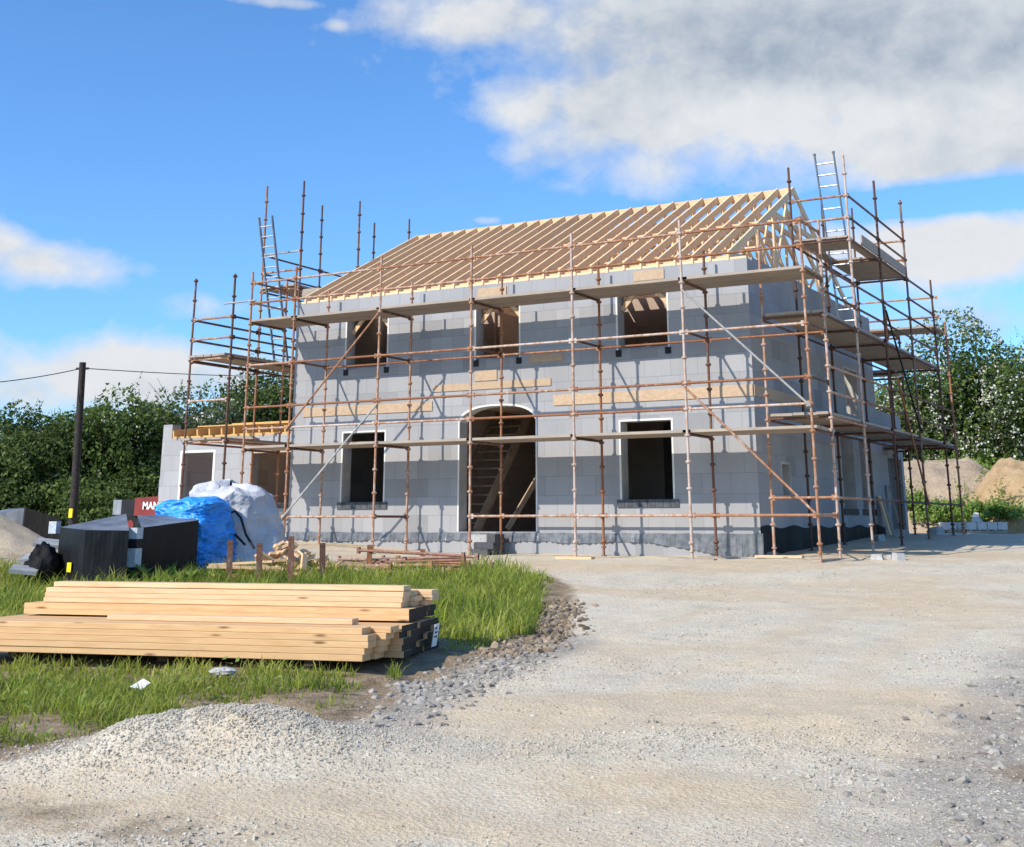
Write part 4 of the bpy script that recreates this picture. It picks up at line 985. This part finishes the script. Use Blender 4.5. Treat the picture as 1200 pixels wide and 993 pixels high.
# ------------------------------------------------------------------ trees
def leaves(name, mat, parent, lobes, n, size, seed, gap=.42, extra=None):
    """lobes: (cx,cy,cz,rx,ry,rz) relative to the tree base"""
    rg = np.random.default_rng(seed); P = []; Nn = []; D = []
    vol = np.array([l[3]*l[4]+l[4]*l[5]+l[3]*l[5] for l in lobes]); cnt = (n*vol/vol.sum()).astype(int)
    for l, c in zip(lobes, cnt):
        c2 = int(c*1.7); u = rg.normal(size=(c2,3)); u /= np.linalg.norm(u, axis=1)[:,None]
        r = 1-.55*rg.random(c2)**2.2
        r *= 1+.22*(fbm(u[:,0]*2.5+seed+l[0], u[:,2]*2.5+u[:,1]*1.7, 3)-.5)*2
        p = u*r[:,None]*np.array(l[3:6])+np.array(l[0:3])
        cl = fbm(p[:,0]*1.5+seed*3.1, p[:,2]*1.5+p[:,1]*1.3, 3)
        k = (cl > gap+.05*rg.normal(size=c2)) & (p[:,2] > .02); k[np.where(k)[0][c:]] = False
        P.append(p[k]); Nn.append(u[k]); D.append(r[k])
    P = np.concatenate(P); U = np.concatenate(Nn); Dp = np.concatenate(D); n = len(P)
    nr = U*.55+np.array([-.1,-.2,.35])+rg.normal(size=(n,3))*.75; nr /= np.linalg.norm(nr, axis=1)[:,None]
    U2 = U; a = np.cross(nr, rg.normal(size=(n,3))); a /= np.linalg.norm(a, axis=1)[:,None]+1e-9; b = np.cross(nr, a)
    s = size*(.55+.9*rg.random(n))[:,None]
    v = np.stack([P-a*s, P-b*s*.55+nr*s*.12, P+a*s, P+b*s*.55+nr*s*.12], 1)
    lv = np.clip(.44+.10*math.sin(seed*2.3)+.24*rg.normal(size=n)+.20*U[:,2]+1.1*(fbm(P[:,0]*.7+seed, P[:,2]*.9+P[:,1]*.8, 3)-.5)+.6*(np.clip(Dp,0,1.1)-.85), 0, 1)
    v = v.reshape(-1,3); lv = np.repeat(lv, 4)
    if extra is not None: v = np.concatenate([v, extra[0]]); lv = np.concatenate([lv, extra[1]])
    return np_mesh(name, v, np.arange(len(v)).reshape(-1,4), mat, parent, attrs={'lv': lv}), P, U, Dp
def trunk(parent, h, r, lobes, seed):
    rr = random.Random(seed); mb = MB(); pts = [Vector((0,0,-.3))]
    for k in range(1,5): pts.append(Vector((rr.uniform(-.15,.15)*k, rr.uniform(-.15,.15)*k, h*k/4)))
    for k in range(4): mb.tube(pts[k], pts[k+1], r*(1-k*.2), 9, r*(1-(k+1)*.2), cap=False)
    for l in lobes:
        q = pts[rr.randint(1,3)]; e = Vector(l[:3]); m1 = q.lerp(e,.5)+Vector((rr.uniform(-.3,.3),rr.uniform(-.3,.3),.1))
        mb.tube(q, m1, r*.45, 6, r*.3, cap=False); mb.tube(m1, e, r*.3, 6, r*.08, cap=False)
        for _ in range(3):
            d = Vector((rr.uniform(-1,1)*l[3], rr.uniform(-1,1)*l[4], rr.uniform(.2,1.15)*l[5])); mb.tube(e.lerp(m1,.2), e+d, r*.12, 4, .006, cap=False)
    return mb.build('trunk', M['bark'], parent)
def sprigs(lobes, seed, n=30):
    """thin shoots with a few leaves that break the outline of the crown"""
    rg = np.random.default_rng(seed+5); V = []; lv = []
    for _ in range(n):
        l = lobes[rg.integers(len(lobes))]; u = rg.normal(size=3); u[2] = abs(u[2])+.5; u /= np.linalg.norm(u)
        b = np.array(l[:3])+u*np.array(l[3:6])*.85; b = np.array(l[:3])+u*np.array(l[3:6])*.62; d = u*np.array([.5,.5,1])+rg.normal(size=3)*.25; L = .5+.55*rg.random()
        for q in range(30):
            p = b+d*L*(q/29)+rg.normal(size=3)*.06*(1.2-q/29); a = rg.normal(size=3); a /= np.linalg.norm(a); c = np.cross(a, rg.normal(size=3)); c /= np.linalg.norm(c); s = .055*(1.3-q/38)
            V += [p-a*s, p-c*s*.5, p+a*s, p+c*s*.5]; lv += [rg.random()*.6+.3]*4
    return np.array(V), np.array(lv)
def tree(name, label, cat, x, y, h, w, mat, seed, n=6500, size=.15, nl=6, group=None, low=True, blossom=0, gap=.43, trunk_h=.5):
    rr = random.Random(seed); z = h1(x,y) if y < 30 else .43
    o = thing(name, label, cat, (x,y,z), group); L = []
    for k in range(nl):
        a = 6.28*k/nl+rr.uniform(-.5,.5); q = w*rr.uniform(.22,.42); zz = h*rr.uniform(.34,.74); L.append((math.cos(a)*q, math.sin(a)*q*.8, zz, w*rr.uniform(.15,.27), w*rr.uniform(.15,.27), h*rr.uniform(.12,.23)))
    L.append((rr.uniform(-.15,.15)*w, 0, h*.78, w*.22, w*.22, h*.22)); L.append((0, 0, h*.45, w*.26, w*.26, h*.3))
    if low:
        for k in range(4): L.append(((k-1.5)*w*.3, rr.uniform(-.2,.1)*w, h*.20, w*.30, w*.3, h*.24))
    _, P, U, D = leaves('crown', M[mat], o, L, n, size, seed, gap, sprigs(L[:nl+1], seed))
    trunk(o, h*trunk_h, .03*h*.6, L[:nl+1], seed)
    if blossom:
        rg = np.random.default_rng(seed+77); cl = fbm(P[:,0]*1.9+50, P[:,2]*1.9+P[:,1]*1.5, 3); k = np.where((D > .85) & (cl > .57) & (P[:,2] > h*.3) & (U[:,1] < .55))[0]; k = rg.permutation(k)[:blossom]
        V = []
        Q = P[k]+U[k]*.06
        for rep_ in range(5):
            c = Q+rg.normal(size=Q.shape)*.07; a = rg.normal(size=Q.shape); a /= np.linalg.norm(a,axis=1)[:,None]; b = np.cross(a, rg.normal(size=Q.shape)); b /= np.linalg.norm(b,axis=1)[:,None]; s = (.022+.032*rg.random(len(Q)))[:,None]
            V.append(np.stack([c-a*s,c-b*s,c+a*s,c+b*s],1))
        V = np.concatenate(V).reshape(-1,3); bo = np_mesh('blossom', V, np.arange(len(V)).reshape(-1,4), M['blossom'], o); bo['kind'] = 'stuff'
    return o
gl = 'hedgerow trees behind the site on the left'
left = [(-40,46,3.7,6,'leaf_hedge'),(25,47,4.3,5,'leaf_hedge'),(72,47,3.9,4.5,'leaf_thorn'),(118,46,4.9,4.6,'leaf_thorn'),(160,48,4.4,5,'leaf_hedge'),(205,48,5.0,5,'leaf_pale'),(250,49,4.8,5.5,'leaf_hedge'),(292,50,6.3,5.2,'leaf_thorn'),(335,51,6.6,6,'leaf_hedge'),(390,54,5.6,6,'leaf_hedge')]
lab = ['dark bushy hedge tree at the far left edge of the picture','dark green hedge tree left of the utility pole','lighter hedge tree directly behind the utility pole','light green hedge tree just right of the utility pole','dark hedge tree behind the red site machine','pale silvery tree behind the left end of the annex','dark hedge tree rising behind the annex roof','tall light tree behind the left scaffold bay','tall dark tree behind the left corner of the house','dark tree hidden behind the left side of the house']
for k, (u, d, hh, w, mt) in enumerate(left):
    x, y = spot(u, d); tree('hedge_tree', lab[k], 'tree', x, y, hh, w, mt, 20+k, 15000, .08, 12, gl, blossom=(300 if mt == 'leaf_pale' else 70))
for k, (u, d, hh) in enumerate([(-22,43,1.5),(30,44.5,2.7),(98,43,1.7),(158,45,2.6)]):
    x, y = spot(u, d); tree('hedge_shrub', ['low olive shrub at the foot of the hedge, at the left edge','low olive shrub at the foot of the hedge, left of the pole','low olive shrub at the foot of the hedge, beside the pole foot','low olive shrub at the foot of the hedge, by the site machine'][k], 'shrub', x, y, hh, (3.4,4.6,3.8,4.4)[k], ('leaf_hedge','leaf_thorn','leaf_thorn','leaf_hedge')[k], 50+k, 7000, .075, 5, 'low shrubs along the hedge foot', True, gap=.36)
right = [(1020,60,6.2,6.5,'leaf_pale',200),(1062,57,6.0,5.4,'leaf_thorn',260),(1098,55,5.9,5,'leaf_hedge',60),(1140,52,8.3,7,'leaf_thorn',1300),(1198,51,7.4,7,'leaf_thorn',1000),(1255,53,7.6,7,'leaf_hedge',300)]
labr = ['pale tree seen through the rear scaffold','light green tree seen between the right scaffold poles','dark tree just right of the scaffold','large hawthorn covered in white blossom, the nearer to the scaffold','hawthorn with white blossom at the right edge of the picture','dark tree beyond the right edge hawthorn']
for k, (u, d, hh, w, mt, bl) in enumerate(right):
    x, y = spot(u, d); tree('hawthorn' if bl > 1000 else 'hedge_tree', labr[k], 'tree', x, y, hh, w, mt, 80+k, 30000 if bl > 1000 else 20000, .08, 13, 'trees behind the spoil mounds on the right', blossom=bl, gap=.35)

# ------------------------------------------------------------------ spoil mounds (terrain)
def mound(name, label, cx_, cy_, rx, ry, h, mat, seed):
    n = 90; a = np.linspace(-1.25,1.25,n); X, Y = np.meshgrid(a, a); r = np.hypot(X, Y)
    Z = h*np.clip(1-sst(.30,1.1,r+.34*(fbm(X*2+seed, Y*2, 4)-.5)), 0, 1)*(.8+.4*fbm(X*3+seed, Y*3+seed, 5)) + .34*(fbm(X*7, Y*7+seed, 4)-.5) + .14*(fbm(X*24, Y*24+seed, 3)-.5) - .12
    V = np.stack([cx_+X*rx, cy_+Y*ry, .30+Z], -1).reshape(-1,3); i = np.arange(n*n).reshape(n,n)
    o = np_mesh(name, V, np.stack([i[:-1,:-1],i[:-1,1:],i[1:,1:],i[1:,:-1]],-1).reshape(-1,4), mat, smooth=True); return tag(o, label, 'mound', kind='structure')
def earth(name, a, b):
    m, t = material(name); p = t.n.new('ShaderNodeNewGeometry').outputs['Position']; n = t.noise(p, 2.2, 8, .7); n2 = t.noise(p, 14, 5, .7)
    t.l.new(t.mix(t.ramp(t.math('ADD', t.math('MULTIPLY', n,.6), t.math('MULTIPLY', n2,.4)), .35, .65), a, b), t.b.inputs['Base Color']); t.b.inputs['Roughness'].default_value = .97
    t.l.new(t.bump(n2, .8, .08), t.b.inputs['Normal']); M[name] = m
earth('spoil_brown', (.34,.25,.17), (.58,.45,.315)); earth('spoil_sand', (.40,.26,.13), (.58,.41,.235))
x, y = spot(1078, 48); mound('spoil_mound', 'brown spoil mound with weeds behind the right scaffold', x, y, 5.6, 3.8, 2.45, M['spoil_brown'], 3)
x, y = spot(1222, 45.5); mound('sand_mound', 'orange sandy spoil mound at the right edge', x, y, 3.2, 2.8, 2.3, M['spoil_sand'], 8)
# plants on the mounds
def tuft(name, label, cat, x, y, z, r, h, n, mat, seed, group=None, wd=.03):
    rg = np.random.default_rng(seed); a = rg.random(n)*6.28; q = r*rg.random(n)**.6; b = np.stack([x+np.cos(a)*q, y+np.sin(a)*q, np.full(n, z)], -1)
    L = h*(.5+.6*rg.random(n)); lean = np.stack([np.cos(a), np.sin(a), np.zeros(n)], -1)*(.25+.5*rg.random(n))[:,None]; d = lean+np.array([0,0,1]); d /= np.linalg.norm(d,axis=1)[:,None]
    s = np.cross(d, rg.normal(size=(n,3))); s /= np.linalg.norm(s,axis=1)[:,None]; s *= wd*(.6+.8*rg.random(n))[:,None]
    mid = b+d*(L*.6)[:,None]; tip = b+d*L[:,None]+lean*(L*.35)[:,None]-np.array([0,0,1])*(L*.12)[:,None]
    V = np.stack([b-s*.4, b+s*.4, mid+s, mid-s, tip], 1) - np.array([x,y,z])
    i = np.arange(n)[:,None]*5; F3 = np.concatenate([i+np.array([[0,1,2]]), i+np.array([[0,2,3]]), i+np.array([[3,2,4]])]); lv = np.repeat(rg.random(n), 5)
    o = np_mesh(name, V.reshape(-1,3), F3, mat, attrs={'lv': lv}); o.location = (x,y,z); return tag(o, label, cat, group)
k = 0
for u, v, d, r, h in [(1098,607,44.6,.8,.75),(1120,608,44.4,1.0,.8),(1142,607,44.2,1.0,.8),(1166,606,43.6,.9,.7),(1183,603,43.0,.7,.5),(1145,573,46.4,.5,.4),(1062,592,45.0,.7,.6),(1090,556,47.6,.5,.4),(1150,556,49,1.3,.9),(1172,560,48,1.0,.8),(1128,551,49.2,1.1,.8)]:
    q = at(u, v, d); x, y, z = q; lb_ = ['nettle clump on the brown mound nearest the last scaffold pole','nettle clump second along the foot of the brown mound','nettle clump third along the foot of the brown mound','nettle clump between the brown and sandy mounds','small weed clump at the foot of the sandy mound','lone small weed high on the face of the brown mound','weed clump seen low between the scaffold poles','small weed near the crest of the brown mound','green growth behind the crest of the brown mound','green growth in the dip between the two mounds','green growth under the hawthorn behind the mound'][k]
    rg_ = random.Random(300+k); o = thing('weed', lb_, 'weed', (x,y,z-.12), 'weeds on the spoil mounds')
    lob = [(rg_.uniform(-.8,.8)*r, rg_.uniform(-.3,.3)*r, h*rg_.uniform(.15,.45), r*rg_.uniform(.3,.5), r*.4, h*rg_.uniform(.3,.55)) for _ in range(6)]
    leaves('foliage', M['weed'], o, lob, 1500, .055, 300+k, .34, sprigs(lob, 300+k, 8)); k += 1
# dock plants in front of the packs
gdk = 'broad leaved dock plants in front of the black packs'
for k, (x, y, r, h) in enumerate([(-8.55,-8.25,.22,.40),(-8.15,-7.9,.28,.45),(-7.85,-7.65,.25,.42),(-7.6,-7.3,.22,.36),(-9.4,-8.6,.2,.32)]):
    tuft('dock_plant', ['dock plant below the foam spacer blocks','broad dock plant left of the centre of the black packs','broad dock plant in front of the right black pack','dock plant below the blue bag','dock plant below the yellow sticker'][k], 'weed', x, y, h1(x,y)-.02, r, h, 30, M['weed'], 400+k, gdk, .055)

# ------------------------------------------------------------------ grass
def grass(name, label, n, region, hmin, hmax, wd, seed, fil):
    rg = np.random.default_rng(seed); x, y = region(rg, n); k = fil(x, y, rg); x, y = x[k], y[k]; n = len(x); z = H(x, y)
    cl = sst(.25,.75,fbm(x*2.6+seed, y*2.6, 3)); L = (hmin+(hmax-hmin)*rg.random(n)**1.4)*(.35+1.35*cl); a = rg.random(n)*6.28
    lean = np.stack([np.cos(a), np.sin(a), np.zeros(n)], -1)*(.2+.95*rg.random(n))[:,None]; s = np.stack([-np.sin(a+rg.normal(0,.6,n)), np.cos(a), np.zeros(n)], -1)*(wd*(.6+.8*rg.random(n)))[:,None]
    b = np.stack([x, y, z-.01], -1); mid = b+(lean*.35+np.array([0,0,.62]))*L[:,None]; tip = b+(lean+np.array([0,0,.95]))*L[:,None]
    V = np.stack([b-s, b+s, mid+s*.8, mid-s*.8, tip], 1); i = np.arange(n)[:,None]*5
    F3 = np.concatenate([i+np.array([[0,1,2]]), i+np.array([[0,2,3]]), i+np.array([[3,2,4]])])
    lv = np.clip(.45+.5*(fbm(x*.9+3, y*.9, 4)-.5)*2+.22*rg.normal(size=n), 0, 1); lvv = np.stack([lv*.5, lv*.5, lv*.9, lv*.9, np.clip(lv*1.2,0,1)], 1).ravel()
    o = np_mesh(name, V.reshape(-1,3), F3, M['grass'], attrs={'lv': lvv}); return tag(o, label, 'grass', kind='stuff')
def in_pile(x, y, pad=0.):
    dx, dy = x-P0.x, y-P0.y; l = dx*Ld.x+dy*Ld.y; w = dx*Wd.x+dy*Wd.y
    return (l > -.2-pad) & (l < 4.9) & (w > -.05-pad) & (w < 1.75+pad)
def fil(x, y, rg):
    sd_ = bank_sd(x, y); pn = fbm(x*1.1+8, y*1.1+2, 4); ok = (sd_+.5*(fbm(x*1.6+3,y*1.6)-.5) > .12) & ~in_pile(x, y)
    dirt_end = np.exp(-(((x+.0)/.55)**2+((y+12.6)/.75)**2))     # bare earth by the pile end
    bare = sst(.57,.70,pn)*.85*(y < -9.5)+dirt_end+.25*(fbm(x*5, y*5, 2) > .58)
    wear = np.exp(-((x-P0.x-Ld.x*2.2)*Wd.x+(y-P0.y-Ld.y*2.2)*Wd.y+.45)**2/.06)*.5*(y < -12)
    hp = np.exp(-(np.hypot((x+14.6)/2.3,(y+6.9)/1.8))**4); pk = (x < -8.8) & (y > -7.7)
    return ok & (rg.random(len(x)) > bare+wear+hp) & ~pk
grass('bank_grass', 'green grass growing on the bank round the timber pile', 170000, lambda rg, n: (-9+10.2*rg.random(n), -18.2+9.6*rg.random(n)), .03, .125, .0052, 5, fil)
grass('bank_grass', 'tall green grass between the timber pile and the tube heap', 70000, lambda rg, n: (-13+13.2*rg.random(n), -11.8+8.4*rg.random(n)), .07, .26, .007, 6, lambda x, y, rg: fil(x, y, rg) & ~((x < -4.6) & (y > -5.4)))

rgw = np.random.default_rng(91); wx = -8+9.2*rgw.random(26000); wy = -18.2+13.5*rgw.random(26000); k = fil(wx, wy, rgw) & (fbm(wx*1.9+40, wy*1.9, 3) > .50); wx, wy = wx[k], wy[k]
wn = len(wx); wc = np.stack([wx, wy, H(wx, wy)+.02+.09*rgw.random(wn)], -1); na = np.array([0,0,1.])+rgw.normal(size=(wn,3))*.45; na /= np.linalg.norm(na,axis=1)[:,None]; wa = np.cross(na, rgw.normal(size=(wn,3))); wa /= np.linalg.norm(wa,axis=1)[:,None]; wb = np.cross(na, wa); ws = (.010+.022*rgw.random(wn)**2)[:,None]
o = np_mesh('ground_weeds', np.stack([wc-wa*ws, wc-wb*ws*.6, wc+wa*ws, wc+wb*ws*.6], 1).reshape(-1,3), np.arange(4*wn).reshape(wn,4), M['weed'], attrs={'lv': np.repeat(rgw.random(wn), 4)}); tag(o, 'small broad leaved weeds growing among the bank grass', 'weeds', kind='stuff')

# ------------------------------------------------------------------ odds and ends at the right
def blk_pallet(x, y, rz, label, n):
    z = h1(x,y); o = thing('block_pallet', label, 'pallet', (x,y,z)); o.rotation_euler = (0,0,rz)
    mb = MB()
    for q in (-.45,0,.45): mb.box((-.6,q-.05,0),(.6,q+.05,.09))
    for q in range(5): mb.box((-.55+q*.25,-.5,.092),(-.45+q*.25,.5,.112))
    mb.build('pallet_base', M['deck_wood'], o)
    for q in range(n): MB().box((-.58+q*.3,-.45,.116),(-.30+q*.3,.45,.34)).build('block', M['pale_block'], o)
x, y = spot(1127, 43.6); blk_pallet(x, y, .5, 'pallet of pale blocks behind the last scaffold poles', 4)
x, y = spot(1153, 43.2); blk_pallet(x, y, .35, 'pallet of pale blocks with a stray piece on top, below the mounds', 4)
o = MB().hexa([(-.15,-.1,0),(.15,-.1,0),(.18,.1,0),(-.12,.1,0),(-.08,-.08,.26),(.08,-.1,.2),(.06,.08,.28),(-.06,.1,.3)]).build('stone_piece', M['pale_block']); o.location = (x-.2,y,h1(x,y)+.342); tag(o, 'jagged pale stone lying on top of the right block pallet', 'stone')
for k, (x, y, l, rx) in enumerate([(-1.35,10.9,1.0,.22),(-1.32,11.2,.85,.26),(-1.3,12.0,1.3,.2)]):
    o = MB().box((-.02,-.1,0),(.02,.1,l)).build('leaning_board', M['deck_wood'] if k else M['timber']); o.location = (x,y,h1(x,y)); o.rotation_euler = (0,-rx,.1*k); tag(o, ['pale board leaning on the side wall near its far end','short grey board leaning beside the pale one on the side wall','tall grey board leaning by the opening of the rear wing'][k], 'board')
for k, (x, y, s) in enumerate([(.75,1.0,.12),(.95,1.25,.09),(1.15,.9,.14),(-.9,10.2,.2),(-.5,12.3,.22),(-1.0,8.3,.16)]):
    mb = MB(); mb.hexa([(-s,-s*.6,0),(s,-s*.7,0),(s*.9,s*.6,0),(-s*1.1,s*.6,0),(-s*.8,-s*.5,s),(s*.8,-s*.6,s*.9),(s*.7,s*.5,s*1.1),(-s*.9,s*.5,s)]); o = mb.build('block_fragment', M['grey_block']); o.location = (x,y,h1(x,y)-.02); o.rotation_euler = (0,0,k*1.1)
    tag(o, ['broken block piece just right of the corner pole','smallest broken block piece by the corner pole','larger broken block piece right of the corner pole','broken block on the shaded ground near the vents','broken block under the rear corner of the scaffold','broken block beside the black membrane of the side wall'][k], 'rubble')

# ------------------------------------------------------------------ camera
cam = bpy.data.cameras.new('camera'); co = bpy.data.objects.new('camera', cam); COL.objects.link(co)
cam.sensor_fit = 'HORIZONTAL'; cam.sensor_width = 36; cam.lens = FPX/1200*36; cam.shift_y = -(496.5-CY)/1200; cam.clip_start = .1; cam.clip_end = 3000
rot = Matrix((tuple(Rh), tuple(UP), tuple(-FW))).transposed()
co.matrix_world = Matrix.Translation(Vector(CAM)) @ rot.to_4x4()
scene.camera = co

# ------------------------------------------------------------------ light
S = Vector((-.45,-1,.81)).normalized()
sun = bpy.data.lights.new('sun', 'SUN'); so = bpy.data.objects.new('sun', sun); COL.objects.link(so)
sun.energy = 5.0; sun.angle = R(.5); sun.color = (1,.935,.83); so.rotation_euler = S.to_track_quat('Z','Y').to_euler(); so.location = (-20,-40,40)
w = bpy.data.worlds.new('World'); scene.world = w; w.use_nodes = True; t = NT(w.node_tree); t.n.clear()
out = t.n.new('ShaderNodeOutputWorld'); bg = t.n.new('ShaderNodeBackground'); t.l.new(bg.outputs[0], out.inputs[0]); STR = .115; bg.inputs['Strength'].default_value = STR
sky = t.n.new('ShaderNodeTexSky'); sky.sky_type = 'NISHITA'; sky.sun_disc = False; sky.sun_elevation = math.asin(S.z); sky.sun_rotation = math.atan2(S.x, S.y)
sky.air_density = 1.0; sky.dust_density = .6; sky.ozone_density = 1.5
d = t.n.new('ShaderNodeTexCoord').outputs['Generated']; sp = t.n.new('ShaderNodeSeparateXYZ'); t.l.new(d, sp.inputs[0])
az = t.math('MULTIPLY', t.math('ARCTAN2', sp.outputs[0], sp.outputs[1]), 57.2958); el = t.math('MULTIPLY', t.math('ARCSINE', sp.outputs[2]), 57.2958)
cv = t.n.new('ShaderNodeCombineXYZ'); t.l.new(az, cv.inputs[0]); t.l.new(t.math('MULTIPLY', el, 1.25), cv.inputs[1])
n1 = t.noise(cv.outputs[0], .16, 8, .56, .4); n2 = t.noise(cv.outputs[0], .5, 6, .6, .2)
off_ = t.n.new('ShaderNodeVectorMath'); off_.operation = 'ADD'; t.l.new(cv.outputs[0], off_.inputs[0]); off_.inputs[1].default_value = (-.5,.9,0)
n1b = t.noise(off_.outputs[0], .16, 8, .56, .4); n2b = t.noise(off_.outputs[0], .5, 6, .6, .2)
emb = t.math('ADD', t.math('MULTIPLY', t.math('SUBTRACT', n1b, n1), 1.2), t.math('MULTIPLY', t.math('SUBTRACT', n2b, n2), .5))
def azel(u, v):
    q = heading(u, v); return math.degrees(math.atan2(q[0], q[1])), math.degrees(math.asin(q[2]))
def blobs(lst):
    acc = None
    for u, v, ru, rv, amp in lst:
        a, e = azel(u, v); k = .0387/math.cos(math.radians(e))
        dx = t.math('DIVIDE', t.math('SUBTRACT', az, a), ru*k); dy = t.math('DIVIDE', t.math('SUBTRACT', el, e), rv*.0387)
        g = t.math('MULTIPLY', t.math('EXPONENT', t.math('MULTIPLY', t.math('ADD', t.math('MULTIPLY', dx, dx), t.math('MULTIPLY', dy, dy)), -1)), amp)
        acc = g if acc is None else t.math('MAXIMUM', acc, g)
    return acc
cover = blobs([(1020,20,420,130,1.35),(860,110,260,95,1.2),(1120,150,260,80,1.2),(760,200,110,50,.75),(560,20,140,45,.95),(620,120,90,50,.8),(1110,292,150,50,1.2),(985,290,70,38,.8),(1150,370,160,50,.62),(60,310,100,32,.85),(-20,290,70,45,.8),(250,360,90,24,.45),(140,440,130,46,1.15),(60,460,120,34,.75),(280,440,90,36,.7),(396,30,20,10,.5),(330,3,60,8,.5),(570,258,30,7,.55),(300,0,60,9,.4),(1300,80,160,120,1.2),(-150,420,140,60,.9),(1330,330,120,90,1.1)])
# a gap of blue between the big cloud and the cumulus below it
hole = blobs([(1060,238,80,16,.8),(1150,228,90,18,.9),(700,245,60,14,.2)])
den = t.math('ADD', t.math('SUBTRACT', cover, hole), t.math('ADD', t.math('MULTIPLY', t.math('SUBTRACT', n1, .5), 1.0), t.math('MULTIPLY', t.math('SUBTRACT', n2, .5), .6)))
alpha = t.ramp(den, .31, .82)
shade = blobs([(930,50,300,75,.95),(700,60,120,50,.5),(1180,60,200,60,.9),(1130,400,170,36,.75),(990,350,80,36,.4),(200,455,90,18,.35),(1190,190,120,25,.3)])
bright = blobs([(1105,285,120,36,.6),(1010,268,60,25,.5),(1130,120,170,26,.45),(900,130,90,30,.45),(560,130,60,40,.4),(150,425,100,24,.5)])
sh = t.math('ADD', t.math('SUBTRACT', shade, bright), t.math('ADD', t.math('MULTIPLY', t.math('SUBTRACT', n1, .46), 1.6), emb), clamp=True)
ccol = t.mix(sh, (.77,.80,.84), (.36,.44,.55))
ccol = t.mix(t.math('MULTIPLY', t.ramp(t.math('ADD', n2, t.math('MULTIPLY', n1, .5)), .6, 1.0), .35), ccol, (.88,.89,.90))
sc = t.n.new('ShaderNodeMix'); sc.data_type = 'RGBA'; sc.blend_type = 'MULTIPLY'; sc.inputs['Factor'].default_value = 1
t.l.new(sky.outputs[0], sc.inputs[6]); sc.inputs[7].default_value = (.84,1.38,1.95,1); sc.clamp_result = False
c10 = t.n.new('ShaderNodeMix'); c10.data_type = 'RGBA'; c10.blend_type = 'MULTIPLY'; c10.inputs['Factor'].default_value = 1; c10.clamp_result = False
t.l.new(ccol, c10.inputs[6]); c10.inputs[7].default_value = (1/STR,1/STR,1/STR,1)
t.l.new(t.mix(alpha, sc.outputs[2], c10.outputs[2]), bg.inputs['Color'])

scene.render.engine = 'CYCLES'
scene.view_settings.view_transform = 'Standard'; scene.view_settings.look = 'None'; scene.view_settings.exposure = 0; scene.view_settings.gamma = 1
